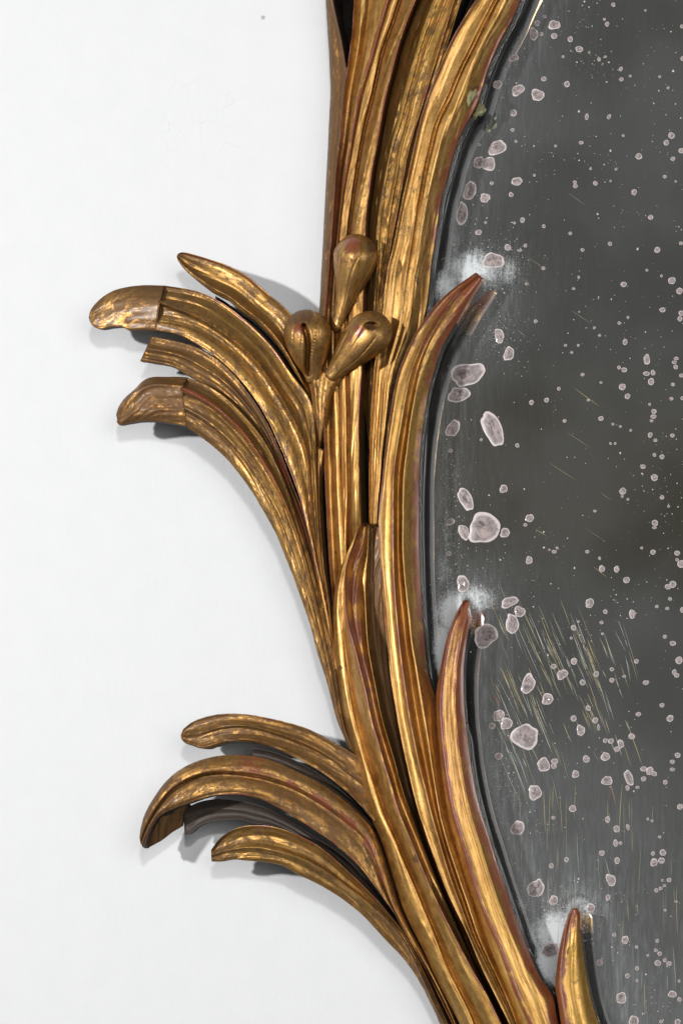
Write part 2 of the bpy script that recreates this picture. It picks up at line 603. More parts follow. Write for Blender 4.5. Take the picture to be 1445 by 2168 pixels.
    for kind, x, y, rad, val in spots:
        d = np.hypot(img[:, :, 0] - x, img[:, :, 1] - y)
        m = val * np.exp(-(d / rad) ** 2)
        if kind == 'r':
            redA = np.maximum(redA, m)
        else:
            darkA = np.maximum(darkA, m)
    olA = np.repeat(spread(olive, M)[:, None], T, 1)
    palA = np.zeros((M, T))
    if pale:
        palA[:, nl + N:nl + N + 2] = (pale * np.clip(.75 + .5 * wob(along, sd + 77, 60), 0, 1))[:, None]
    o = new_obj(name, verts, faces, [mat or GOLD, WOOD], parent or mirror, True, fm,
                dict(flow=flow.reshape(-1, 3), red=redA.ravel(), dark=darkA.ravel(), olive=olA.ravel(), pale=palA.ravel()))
    if label:
        o['label'] = label
    return o

# ------------------------------------------------ solid wooden rail behind the leaves
core_l = [(705, -160), (706, 0), (709, 200), (700, 460), (694, 650), (690, 800), (684, 900), (680, 1000), (684, 1100),
          (700, 1250), (716, 1400), (742, 1550), (782, 1700), (822, 1820), (864, 1920), (914, 2030), (962, 2140), (1040, 2320)]
edge_r = [(1165, -160), (1100, 0), (1059, 83), (1026, 166), (1009, 225), (992, 250), (972, 290), (947, 374), (928, 457),
          (914, 550), (906, 640), (902, 700), (900, 800), (894, 890), (887, 1010), (886, 1110), (888, 1200), (893, 1300), (901, 1400),
          (915, 1460), (960, 1490), (986, 1548), (993, 1600), (1005, 1670), (1032, 1770), (1052, 1830), (1086, 1930),
          (1122, 2030), (1165, 2100), (1225, 2130), (1262, 2168), (1330, 2320)]
def core():
    M = 160
    l = catmull(core_l, M)
    r = catmull(edge_r, M)
    r[:, 0] -= 5
    rows = []
    for pts, z in ((l, 3), (l, 40), (l * [1, 1] + [8, 0], 46), ((l + r) / 2, 48), (r - [30, 0], 50), (r, 66), (r, 3)):
        # same plan position at every height
        base = world_pts(np.column_stack([pts, np.full(M, 80.0)]))
        base[:, 1] = -z * S
        rows.append(base)
    RG = np.stack(rows, 1)
    T = RG.shape[1]
    faces = []
    for i in range(M - 1):
        for k in range(T):
            k2 = (k + 1) % T
            faces.append((i * T + k, (i + 1) * T + k, (i + 1) * T + k2, i * T + k2))
    faces.append(tuple(range(T)))
    faces.append(tuple(reversed([(M - 1) * T + k for k in range(T)])))
    return new_obj('backing_rail', RG.reshape(-1, 3), faces, [WOOD], mirror, True)
core()

# ------------------------------------------------ upper rail
T2L = [(765, -150), (756, -70), (749, 0), (744, 75), (734, 150), (727, 200), (721, 270), (718, 315), (712, 345), (709, 385), (704, 460),
       (699, 530), (695, 575), (690, 640), (686, 700), (684, 780), (684, 860), (686, 950), (689, 1050), (694, 1150), (703, 1270), (709, 1340)]
T2R = [(870, -150), (845, -70), (820, 0), (806, 50), (791, 100), (777, 150), (762, 200), (749, 265), (740, 325), (729, 385), (719, 460),
       (712, 530), (708, 600), (707, 700), (710, 780), (718, 830), (720, 900), (721, 1000), (726, 1125), (730, 1200), (740, 1340)]
T3G = [(905, -150), (876, -70), (846, 0), (831, 50), (812, 100), (800, 150), (790, 200), (772, 270), (756, 360), (742, 460), (735, 530),
       (733, 600), (733, 700), (735, 800), (737, 900), (738, 1000), (741, 1125), (746, 1200)]
T3R = [(950, -150), (910, -70), (879, 0), (859, 50), (842, 100), (830, 150), (817, 200), (804, 270), (797, 310), (787, 360), (781, 410),
       (776, 440), (773, 500), (770, 600), (767, 700), (766, 780), (762, 840), (760, 890), (760, 940), (761, 1010), (765, 1110), (769, 1200)]
off = lambda pts, dx, dy=0: [(x + dx, y + dy) for x, y in pts]

# outermost strip, seen edge-on
leaf([g([(690, -150), (687, -70), (689, 0), (694, 75), (698, 150), (699, 200), (696, 265), (691, 360), (686, 460), (682, 530), (679, 600), (675, 665), (672, 760)], 62, .2, 6, b=3),
      g([(694, -150), (694, -70), (697, 0), (706, 75), (714, 150), (711, 200), (707, 265), (701, 360), (695, 460), (690, 530), (687, 600), (683, 665), (680, 760)], 84, b=-3),
      g([(693, -150), (696, -70), (703, 0), (720, 75), (734, 165), (731, 205), (724, 265), (714, 360), (706, 460), (701, 530), (697, 600), (693, 665), (690, 760)], 100, .35, 3)],
     th=58, dark=.58, olive=.1, red=.16)
# broad hollow strip between the pink edge and the orange edge
leaf([g(T2L, [126, 128, 126, 122, 118, 112, 112, 106, 72], .95, 3.0, b=-9),
      g([((a[0] + b[0]) / 2 + 4, (a[1] + b[1]) / 2) for a, b in zip(catmull(T2L, 24), catmull(T2R, 24))], [110, 112, 114, 112, 110, 106, 102, 70], 0, 4, b=3),
      g(T2R, [120, 121, 120, 117, 114, 106, 104, 102, 66], [.9, .95, .8, .5, .2, .1, .3, .2], 4.5)],
     th=60, dark=[.28, .3, .42, .5, .35, .25, .3], olive=.25)
# grey strip, groove and gold strip ending in the pink ridge
leaf([g(off(T2R, -3), [112, 114, 112, 110, 106, 100, 98, 98, 78], .2, 8, b=3),
      g(off(T3G, -5), [113, 114, 115, 114, 112, 114, 116, 116, 78], .1, 4, b=0),
      g(off(T3G, 0), [100, 100, 100, 100, 99, 106, 108, 108, 76], 0, 2, b=0),
      g(off(T3G, 5), [114, 115, 115, 116, 116, 118, 121, 122, 78], .35, 4, b=4),
      g(T3R, [134, 135, 134, 132, 126, 124, 124, 124, 78], [.95, 1, .95, .8, .35, .7, .8, .2, .2], 3.2, b=-5),
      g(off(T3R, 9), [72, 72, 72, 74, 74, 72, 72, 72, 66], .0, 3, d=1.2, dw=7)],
     th=50, dark=[.3, .28, .32, .36, .42, .3, .16, .14, .2], olive=.15)
# punched ground and two thin ridges running into the dark channel
ra = [(975, -150), (950, -70), (925, 0), (905, 50), (889, 100), (876, 150), (862, 200), (844, 270), (830, 310), (820, 360), (811, 410), (804, 460), (800, 530), (794, 620), (788, 720), (783, 800), (780, 950)]
rb = [(1000, -150), (968, -70), (941, 0), (922, 50), (902, 100), (891, 150), (876, 200), (860, 270), (847, 310), (840, 360), (831, 410), (823, 460), (815, 530), (806, 620), (797, 720), (789, 800), (784, 950)]
rc = [(1030, -150), (995, -70), (960, 0), (946, 50), (930, 100), (915, 150), (900, 200), (878, 270), (866, 310), (856, 360), (847, 410), (838, 460), (824, 530), (810, 640), (800, 720), (792, 800), (787, 950)]
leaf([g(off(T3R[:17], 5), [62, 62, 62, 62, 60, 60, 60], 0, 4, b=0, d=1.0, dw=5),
      g([(x + 13 - 6 * k / 16, y) for k, (x, y) in enumerate(T3R[:17])], [100, 100, 101, 102, 96, 82, 66], 0, 4, b=0),
      g(ra, [110, 110, 111, 112, 111, 98, 80], .1, 3, b=-5),
      g(rb, [114, 114, 114, 114, 112, 98, 80], .25, 4, b=-4),
      g(rc, [117, 117, 116, 115, 112, 98, 80], .45, 5, b=-3),
      g(off(rc, 14), [104, 104, 104, 104, 104, 98, 80], .2, 4)],
     th=36, dark=[.34, .38, .42, .42, .5, .55], olive=.7, carve=.8)
# wide right-hand leaf of the upper rail, down to the blunt end under the middle leaf
T5L = [(1120, -150), (1055, -70), (1006, 0), (974, 50), (947, 100), (926, 150), (906, 200), (884, 270), (876, 310), (865, 360), (854, 410), (844, 460), (830, 530),
       (820, 560), (815, 600), (810, 660), (800, 720), (791, 780), (786, 860), (782, 940), (781, 1010), (781, 1112)]
T5R = [(1165, -150), (1130, -70), (1100, 0), (1084, 41), (1059, 83), (1040, 125), (1026, 166), (1019, 190), (1009, 225), (991, 252), (972, 290), (957, 332), (947, 374), (934, 415), (928, 457),
       (919, 520), (912, 560), (908, 610), (902, 650), (893, 690), (870, 740), (851, 790), (841, 840), (834, 890), (826, 940), (817, 1010), (809, 1060), (800, 1112)]
c1 = [(1140, -150), (1078, -70), (1038, 10), (1014, 55), (990, 105), (967, 150), (945, 205), (917, 262), (906, 310), (894, 360), (886, 410), (877, 460), (867, 530), (862, 560), (856, 600), (850, 660), (832, 730), (814, 790), (806, 860), (799, 940), (795, 1010), (790, 1112)]
leaf([g(T5L, [134, 134, 133, 132, 128, 120, 116, 116, 108], [1, 1, 1, .8, .25, .1, .15, .3, .1], 3.4, b=-5),
      g(c1, [126, 127, 128, 128, 126, 118, 114, 114, 108], [.25, .1, 0, 0, 0, 0], 3, b=0),
      g(off(c1, 7), [112, 112, 113, 113, 116, 114, 111, 111, 107], 0, 3, b=4),
      g([((a[0] * .45 + b[0] * .55), (a[1] * .45 + b[1] * .55)) for a, b in zip(catmull(c1, 26), catmull(T5R, 26))], [113, 113, 114, 113, 112, 110, 108, 108, 104], 0, 3, b=-2),
      g(T5R, [84, 85, 86, 86, 88, 92, 96, 100, 100], [.7, .8, .8, .8, .4, .2, .2, .2], 11)],
     glass=True, th=[30, 30, 30, 30, 34, 40, 40, 40], dark=[.3, .27, .25, .28, .34, .32, .25, .2, .25], olive=[.3, .25, .2, .1, .1], spots=[('r', 1003, 222, 14, 1.1), ('d', 1008, 195, 16, .9)])
# old putty repairs on the edge
for x, y, rx, ry, zz in ((996, 205, 11, 18, 106), (1013, 235, 12, 17, 80)):
    vs, fs = [], []
    n = 26
    for ring in range(5):
        f = ring / 4
        for k in range(n):
            a = 6.283 * k / n
            q = 1 + .22 * math.sin(3 * a + x) + .12 * math.sin(7 * a + y)
            vs.append((x + rx * f * q * math.cos(a) - .35 * ry * f * math.sin(a), y + ry * f * q * math.sin(a), zz + 4 * (1 - f * f) - (6 if ring == 4 else 0) + 1.2 * math.sin(5 * a + 9 * f)))
    for ring in range(4):
        for k in range(n):
            fs.append((ring * n + k, ring * n + (k + 1) % n, (ring + 1) * n + (k + 1) % n, (ring + 1) * n + k))
    new_obj('putty_patch', world_pts(vs), fs, [PUTTY], mirror)['label'] = 'small grey green filler patch on the gilded edge'

# ------------------------------------------------ long leaf with the tip over the glass (upper)
VL = [(1092, 2200), (1067, 2147), (1042, 2097), (1017, 2047), (990, 1980), (965, 1930), (942, 1880), (924, 1830), (905, 1780), (885, 1720), (872, 1670), (861, 1620), (850, 1570),
      (840, 1520), (831, 1460), (824, 1410), (819, 1360), (814, 1310), (810, 1260), (805, 1200), (802, 1150), (801, 1100), (804, 1060), (809, 1010), (816, 940),
      (824, 890), (831, 840), (841, 790), (860, 745), (875, 712), (890, 685), (910, 660), (935, 630), (965, 606), (988, 590), (1006, 577)]
VR = [(1112, 2200), (1095, 2147), (1075, 2097), (1050, 2047), (1022, 1980), (1008, 1930), (993, 1880), (977, 1830), (961, 1780), (945, 1720), (938, 1670), (932, 1620), (927, 1570),
      (925, 1520), (922, 1475), (911, 1450), (902, 1410), (898, 1360), (894, 1310), (891, 1260), (888, 1210), (886, 1160), (886, 1110), (886, 1060), (886, 1010), (890, 940),
      (896, 890), (904, 840), (917, 790), (925, 763), (932, 741), (947, 711), (962, 688), (979, 658), (996, 631), (1013, 605), (1021, 589)]
v1 = [(1098, 2200), (1078, 2150), (1054, 2097), (1030, 2047), (997, 1980), (979, 1930), (960, 1880), (943, 1830), (929, 1780), (912, 1720), (900, 1670), (887, 1620), (877, 1570), (867, 1520),
      (858, 1460), (851, 1410), (845, 1360), (840, 1310), (836, 1260), (833, 1200), (832, 1150), (832, 1100), (832, 1060), (833, 1000), (841, 940), (850, 890), (858, 840), (869, 790), (886, 745), (899, 712), (915, 685), (932, 660), (955, 630), (980, 606), (1000, 590), (1012, 580)]
v2 = [(1104, 2200), (1086, 2150), (1064, 2097), (1040, 2047), (1010, 1980), (994, 1930), (977, 1880), (960, 1830), (944, 1780), (929, 1720), (921, 1670), (913, 1620), (906, 1570), (897, 1520),
      (887, 1460), (880, 1410), (870, 1360), (866, 1310), (859, 1260), (853, 1200), (850, 1150), (851, 1100), (851, 1060), (854, 1000), (862, 940), (868, 890), (876, 840), (886, 790), (900, 747), (914, 712), (930, 685), (947, 660), (967, 632), (988, 609), (1004, 592), (1015, 583)]
zr = lambda a, n=10: a
V = leaf([g(VL, [121, 126, 131, 135, 138, 140, 140, 139, 135, 118, 96], [.2, .1, .1, .1, .25, .5, .7, .95, 1, 1, .8], 3.0, b=-3),
          g(v1, [130, 135, 140, 144, 146, 147, 146, 144, 136, 117, 94], [.15, .15, .2, .3, .5, .8, .6, .5, .3, .5, .9], 4.5, b=0),
          g([((a[0] + b[0]) / 2, (a[1] + b[1]) / 2) for a, b in zip(catmull(v1, 36), catmull(v2, 36))], [110, 113, 117, 120, 119, 118, 118, 116, 114, 106, 92], [.1, .1, .1, .2, .3, .3, .2, .2, .2, .5, .9], 5, b=-1),
          g(v2, [119, 123, 128, 132, 132, 132, 130, 128, 122, 108, 91], 0, 3, b=3),
          g(VR, [100, 104, 106, 104, 92, 87, 86, 86, 86, 87, 88], [.1, .1, .2, .2, .4, .6, .9, .9, .5, .8, 1], 13)],
         th=[42, 42, 42, 40, 34, 30, 28, 26, 26, 24, 17], glass=True, carve=.22, gilt_tip=.93, pale=.22, dark=[.2, .18, .16, .18, .18, .2, .2, .25, .3, .4, .42], olive=[.3, .2, .1, .1, .2, .1, .3, .4, .5, .3, 0],
         red=[0, 0, 0, 0, .06, .13, .17, .14, .1, .34, .55], spots=[('r', 995, 612, 34, .8), ('d', 1012, 585, 11, 1.0)])

# ------------------------------------------------ second leaf with a tip over the glass
WL = [(1100, 2200), (1078, 2147), (1058, 2097), (1037, 2047), (1018, 1980), (1003, 1930), (987, 1880), (971, 1830), (956, 1780), (938, 1720), (930, 1670), (925, 1620), (921, 1570), (918, 1520), (919, 1490), (923, 1458),
      (926, 1440), (931, 1415), (936, 1391), (942, 1359), (951, 1331), (963, 1301), (974, 1278), (981, 1271)]
WR_ = [(1140, 2200), (1124, 2168), (1112, 2140), (1092, 2097), (1074, 2047), (1050, 1985), (1024, 1930), (1006, 1880), (992, 1830), (977, 1780), (959, 1720), (950, 1670), (942, 1620), (936, 1570), (932, 1520), (931, 1480), (933, 1455),
       (935, 1438), (940, 1401), (945, 1367), (955, 1325), (968, 1297), (977, 1280), (984, 1271)]
WE = [(1190, 2200), (1176, 2150), (1170, 2105), (1146, 2078), (1132, 2047), (1106, 1985), (1086, 1930), (1069, 1880), (1052, 1830), (1037, 1780), (1017, 1720), (1005, 1670), (993, 1600), (987, 1548), (982, 1500), (980, 1453),
      (980, 1419), (983, 1386), (986, 1363), (991, 1335), (995, 1306), (993, 1284), (988, 1272)]
wm = [((a[0] + b[0]) / 2, (a[1] + b[1]) / 2) for a, b in zip(catmull(WR_, 30), catmull(WE, 30))]
leaf([g(WL, [100, 102, 104, 106, 104, 98, 92, 86], [.1, .1, .1, .1, .1, .3, .6, .8], 5, b=2),
      g(WR_, [120, 122, 124, 126, 126, 124, 112, 92], [.5, .8, .8, .9, 1, 1, 1, .9], 5.9, b=1),
      g(off(wm, -7), [114, 117, 119, 121, 121, 118, 108, 91], [.1, .2, .25, .35, .4, .3, .2, .8], 6, b=1),
      g(off(wm, 7), [112, 114, 117, 119, 118, 114, 105, 90], [0, .1, .2, .3, .4, .4, .3, .8], 5, b=3),
      g(WE, [92, 90, 88, 87, 86, 86, 86, 86], [.9, .9, .95, .9, 1, 1, 1, 1], 17)],
     th=[36, 34, 30, 28, 26, 25, 24, 18], glass=True, carve=.15, gilt_tip=.93, pale=.15, dark=[.25, .22, .2, .22, .22, .25, .25, .35], olive=[.4, .5, .5, .3, .1, 0, 0], red=[.12, .16, .18, .2, .27, .33, .36, .6],
     spots=[('r', 982, 1290, 26, .95)])

# ------------------------------------------------ third leaf with a tip over the glass
XL = [(1200, 2260), (1190, 2200), (1186, 2168), (1180, 2127), (1175, 2092), (1176, 2062), (1180, 2027), (1186, 1992), (1196, 1952), (1204, 1932), (1212, 1923)]
XE = [(1300, 2260), (1278, 2200), (1265, 2162), (1251, 2117), (1242, 2077), (1236, 2037), (1231, 1997), (1227, 1957), (1226, 1935), (1220, 1923)]
xr = [(x * .86 + e * .14, y * .86 + f * .14) for (x, y), (e, f) in zip(catmull(XL, 20), catmull(XE, 20))]
xm = [(x * .45 + e * .55, y * .45 + f * .55) for (x, y), (e, f) in zip(catmull(XL, 20), catmull(XE, 20))]
leaf([g(XL, [104, 102, 98, 92, 86], .9, 6, b=2),
      g(xr, [124, 122, 116, 108, 92], 1.0, 8, b=-2),
      g(xm, [114, 113, 108, 102, 90], [.2, .1, .15, .2, .9], 6, b=3),
      g(XE, [87, 87, 87, 87, 86], [.3, .3, .3, .5, 1], 5)],
     glass=True, carve=.15, gilt_tip=.85, pale=.4, th=[30, 28, 26, 24, 18], dark=[.3, .3, .3, .35, .5], olive=.8, red=[.34, .3, .26, .22, .35])

# ------------------------------------------------ middle leaf rising to a blunt tip between the strips
QL = [(1000, 2230), (972, 2168), (958, 2140), (935, 2097), (911, 2047), (885, 1990), (853, 1930), (836, 1880), (821, 1830), (804, 1780), (781, 1720), (766, 1670), (754, 1620), (741, 1570), (727, 1525), (714, 1460),
      (707, 1410), (703, 1360), (702, 1310), (705, 1265), (713, 1225), (722, 1195), (733, 1168), (748, 1142), (756, 1120)]
Qr = [(1026, 2230), (1003, 2168), (995, 2147), (970, 2097), (946, 2047), (920, 1980), (899, 1930), (879, 1880), (857, 1830), (835, 1775), (809, 1720), (794, 1670), (777, 1620), (764, 1570), (751, 1522), (738, 1460), (731, 1410), (726, 1360), (722, 1310),
      (721, 1265), (723, 1225), (729, 1195), (738, 1168), (750, 1142), (758, 1118)]
Qp = [(1090, 2230), (1060, 2168), (1050, 2147), (1025, 2097), (996, 2047), (962, 1983), (935, 1930), (912, 1880), (890, 1830), (868, 1775), (845, 1720), (831, 1670), (815, 1620), (801, 1570), (786, 1520), (774, 1460), (761, 1410), (749, 1362), (734, 1312), (730, 1260), (729, 1220),
      (732, 1190), (743, 1165), (751, 1140), (757, 1115), (766, 1106)]
Qi = [(1096, 2230), (1068, 2168), (1058, 2147), (1033, 2097), (1006, 2047), (978, 1990), (952, 1930), (930, 1880), (910, 1830), (890, 1780), (868, 1720), (850, 1670), (837, 1620), (822, 1570), (806, 1515), (795, 1460), (785, 1410), (777, 1360), (774, 1310), (772, 1250), (775, 1200), (779, 1150), (780, 1110)]
Qe = [(1108, 2230), (1080, 2168), (1070, 2147), (1046, 2097), (1020, 2047), (994, 1983), (970, 1930), (948, 1880), (930, 1830), (911, 1780), (891, 1720), (878, 1670), (866, 1620), (856, 1570), (846, 1520), (836, 1460), (829, 1410), (823, 1360), (818, 1310), (814, 1260), (809, 1200), (806, 1150), (801, 1116)]
leaf([g(QL, [88, 90, 90, 90, 88, 88, 92, 100], [.1, .2, .3, .3, .4, .5, .5, .5], 3, b=5),
      g(off(Qr, -2), [114, 116, 117, 118, 116, 112, 108, 108], 0, 3, b=0),
      g(off(Qr, 5), [101, 103, 104, 104, 104, 105, 106, 109], .15, 3, b=6),
      g(Qp, [130, 134, 138, 140, 142, 143, 139, 127], [.5, .8, .7, .7, .8, 1, 1, 1], [4.0][0], b=-2),
      g([(x * .62 + e * .38, y * .62 + f * .38) for (x, y), (e, f) in zip(catmull(Qp, 34), catmull(Qi, 34))], [72, 72, 74, 78, 84, 92, 103, 108], [0, 0, 0, .1, .3, .6, .8, .6], 9, b=-3),
      g(Qi, [60, 60, 68, 80, 92, 101, 108, 110], 0, 3, b=-4),
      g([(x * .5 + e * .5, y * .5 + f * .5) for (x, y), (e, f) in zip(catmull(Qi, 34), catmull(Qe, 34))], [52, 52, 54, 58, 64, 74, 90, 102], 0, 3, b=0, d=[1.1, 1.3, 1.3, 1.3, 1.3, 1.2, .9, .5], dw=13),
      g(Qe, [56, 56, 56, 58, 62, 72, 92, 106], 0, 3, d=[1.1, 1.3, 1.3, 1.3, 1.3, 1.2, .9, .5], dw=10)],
     th=[40, 40, 40, 40, 38, 36, 30, 22], dark=[.18, .16, .16, .2, .24, .25, .3, .35], olive=[.45, .4, .3, .2, .1, .1, .2], rim=.6,
     spots=[('d', 720, 1414, 5, 1.1), ('d', 880, 1818, 12, .8), ('r', 740, 1240, 15, .8)], wallred=.5)

# thin strip beside the fan, with the small bright knob
leaf([g([(706, 1420), (700, 1340), (692, 1275), (680, 1200), (675, 1150), (670, 1075), (667, 1010), (666, 970), (668, 945)], [84, 90, 96, 98, 98], .2, 3, b=0),
      g([(708, 1420), (702, 1340), (695, 1275), (684, 1200), (680, 1150), (675, 1075), (674, 1010), (674, 975), (675, 947)], [92, 104, 110, 112, 108], .25, 3, b=2),
      g([(710, 1420), (705, 1340), (699, 1275), (690, 1200), (686, 1150), (682, 1075), (681, 1010), (686, 980), (690, 955)], [82, 88, 92, 96, 100], 0, 3)],
     th=40, dark=.18, olive=.1)

# ------------------------------------------------ upper fan
F2top = [(712, 1430), (701, 1330), (692, 1271), (681, 1200), (676, 1150), (671, 1075), (669, 1010), (668, 965), (666, 915), (662, 865), (655, 842), (630, 810), (607, 780), (590, 752), (570, 727), (540, 697),
         (507, 667), (480, 647), (452, 630), (420, 617), (382, 609), (345, 604)]
F2in = [(710, 1430), (699, 1330), (688, 1271), (674, 1200), (668, 1150), (660, 1075), (655, 1010), (647, 947), (630, 907), (605, 860), (592, 837), (570, 802), (540, 762), (510, 732), (475, 705), (437, 680), (400, 662), (370, 652), (335, 637)]
F2bot = [(708, 1430), (697, 1325), (690, 1271), (678, 1220), (665, 1175), (653, 1130), (640, 1072), (625, 1027), (602, 967), (575, 905), (550, 860), (525, 825), (497, 792), (465, 762), (432, 737), (405, 722), (385, 710), (328, 699)]
def lerp(A, B, f, n=30):
    return [(x * (1 - f) + e * f, y * (1 - f) + h * f) for (x, y), (e, h) in zip(catmull(A, n), catmull(B, n))]
F2 = leaf([g(F2top, [92, 100, 108, 112, 106, 104, 100, 96], [.1, .2, .3, .2, .2, .5, .6, .3], 5, b=-2),
           g(lerp(F2top, F2in, .5), [92, 102, 111, 117, 114, 113, 110, 99], .08, 6, b=-2),
           g(lerp(F2top, F2in, .90), [92, 104, 115, 124, 126, 127, 123, 107], .05, 3, b=0),
           g(F2in, [93, 105, 118, 128, 131, 133, 130, 112], .1, 3, b=0),
           g(lerp(F2in, F2bot, .13), [92, 99, 107, 112, 110, 110, 110, 103], 0, 3, b=-2),
           g(lerp(F2in, F2bot, .55), [92, 101, 111, 117, 116, 116, 114, 101], 0, 3, b=2),
           g(F2bot, [92, 102, 113, 117, 116, 116, 114, 100], [.2, .5, .8, .7, .6, .5, .2, .1], 3.2)],
          th=[40, 40, 38, 36, 34, 32, 30, 26], dark=[.3, .34, .38, .42, .44, .44, .44, .5], olive=[.1, .15, .2, .3, .5, .6, .5, .4], carve=.4)
leaf([g([(348, 605), (300, 604), (270, 607), (237, 617), (210, 635), (192, 657), (189, 668)], [95, 90, 84, 78], .12, 8, b=2),
      g([(339, 638), (290, 640), (230, 650), (188, 672)], [109, 101, 92, 80], .05, 8, b=1),
      g([(331, 700), (300, 698), (270, 697), (257, 691), (235, 692), (212, 696), (197, 690), (190, 679)], [99, 94, 87, 80], .15, 6)],
     th=[26, 23, 20, 14], dark=[.54, .5, .46, .48], olive=.05, name='leaf_tip', parent=F2, label='dull brown replaced tip of the big upper leaf',
     carve=.3, spots=[('d', 253, 646, 13, 1.2), ('d', 272, 677, 9, 1.1), ('d', 308, 655, 8, 1.0), ('d', 330, 615, 24, .85)])
F1top = [(662, 830), (658, 770), (640, 705), (615, 665), (592, 642), (565, 620), (520, 582), (482, 562), (445, 549), (410, 539), (384, 534), (376, 538)]
F1bot = [(660, 850), (637, 812), (617, 777), (597, 745), (570, 710), (540, 680), (507, 656), (482, 636), (452, 620), (430, 604), (405, 584), (387, 566), (376, 550), (374, 543)]
leaf([g(F1top, [90, 98, 100, 98, 92, 84, 78], [.3, .2, .3, .4, .5, .6, .4], 5, b=-2),
      g(lerp(F1top, F1bot, .5), [86, 88, 86, 84, 82, 81, 79], .0, 6, b=-3),
      g(lerp(F1top, F1bot, .86), [92, 102, 104, 102, 98, 90, 80], [0, 0, .1, .2, .3, .2, .1], 3, b=2),
      g(F1bot, [86, 94, 96, 94, 90, 84, 78], .2, 3)],
     th=[36, 34, 32, 30, 28, 22, 16], dark=[.4, .42, .42, .42, .44, .46, .52], olive=[.2, .2, .3, .4, .5, .3], spots=[('d', 381, 541, 8, .8)], carve=.4)
F3top = [(712, 1420), (694, 1310), (678, 1225), (660, 1150), (640, 1080), (620, 1030), (597, 967), (570, 905), (545, 860), (520, 825), (492, 790), (460, 760), (420, 735), (365, 721), (321, 712)]
F3bot = [(708, 1420), (686, 1310), (668, 1240), (650, 1170), (627, 1100), (610, 1052), (590, 1002), (570, 955), (546, 912), (517, 880), (490, 852), (460, 828), (430, 812), (396, 796), (367, 775), (330, 769), (297, 764)]
leaf([g(F3top, [96, 98, 96, 92, 88, 84, 80], .25, 8, b=-3),
      g(lerp(F3top, F3bot, .5), [98, 98, 94, 88, 88, 88, 82], [.0, .1, .6, .6, .2, .2, .2], 9, b=-3),
      g(lerp(F3top, F3bot, .8), [96, 96, 90, 84, 82, 82, 78], [0, 0, .3, .4, .2, .1, .1], 6, b=1),
      g(F3bot, [94, 94, 88, 82, 78, 76, 72], .15, 4)],
     th=[32, 32, 30, 28, 26, 24, 18], dark=[.25, .3, .55, .62, .52, .48, .55], olive=.1, ragged=1.2, carve=.4)
F4top = [(752, 1600), (728, 1540), (716, 1470), (707, 1415), (700, 1370), (682, 1290), (667, 1232), (650, 1167), (632, 1115), (612, 1050), (592, 1000), (570, 952), (547, 915), (517, 880), (490, 851), (460, 828), (432, 811), (396, 800)]
F4red = [(750, 1600), (724, 1545), (711, 1480), (700, 1420), (690, 1370), (672, 1290), (657, 1232), (640, 1167), (620, 1105), (600, 1055), (580, 1015), (560, 980), (540, 950), (515, 914), (490, 890), (457, 861), (420, 838), (383, 821)]
F4bot = [(746, 1605), (728, 1562), (714, 1530), (697, 1465), (682, 1415), (672, 1385), (655, 1320), (637, 1267), (617, 1212), (597, 1162), (582, 1125), (565, 1095), (540, 1052), (515, 1015), (490, 982), (465, 957), (440, 936), (427, 925), (396, 905)]
F4 = leaf([g(F4top, [88, 96, 100, 102, 100, 98, 94, 90], .1, 4, b=-4),
           g(F4red, [90, 99, 107, 113, 114, 117, 115, 108], [.1, .1, .2, .2, .3, .7, .9, .9], 4.5, b=0),
           g(lerp(F4red, F4bot, .14), [86, 92, 97, 101, 101, 103, 103, 100], 0, 3, b=0),
           g(lerp(F4red, F4bot, .5), [84, 93, 101, 106, 107, 110, 110, 103], 0, 5, b=0),
           g(lerp(F4red, F4bot, .6), [82, 88, 94, 97, 97, 99, 99, 96], 0, 3, b=3),
           g(F4bot, [70, 78, 84, 88, 90, 92, 92, 88], [.3, .3, .3, .2, .2, .2, .2], 5)],
          th=[50, 52, 50, 44, 36, 30, 26, 24], dark=[.5, .48, .44, .42, .42, .43, .46, .55], olive=[.1, .3, .4, .4, .5, .4, .2], carve=.6)
leaf([g([(398, 799), (392, 798), (350, 798), (320, 799), (302, 807), (287, 822), (265, 842), (252, 860), (246, 878)], [88, 86, 80, 72], .05, 5, b=2),
      g([(386, 820), (380, 820), (332, 814), (300, 822), (272, 842), (256, 862), (248, 882)], [107, 102, 94, 76], .05, 4, b=-1),
      g([(391, 868), (340, 858), (285, 868), (250, 888)], [100, 98, 92, 76], 0, 4, b=2),
      g([(396, 904), (391, 902), (332, 892), (295, 891), (268, 896), (252, 899), (247, 892)], [88, 86, 82, 72], 0, 4)],
     th=[24, 24, 22, 14], dark=[.54, .57, .56, .56], olive=0, name='leaf_tip', parent=F4, label='greyish brown tip of the lower fan leaf, its gilding mostly gone', carve=.7)

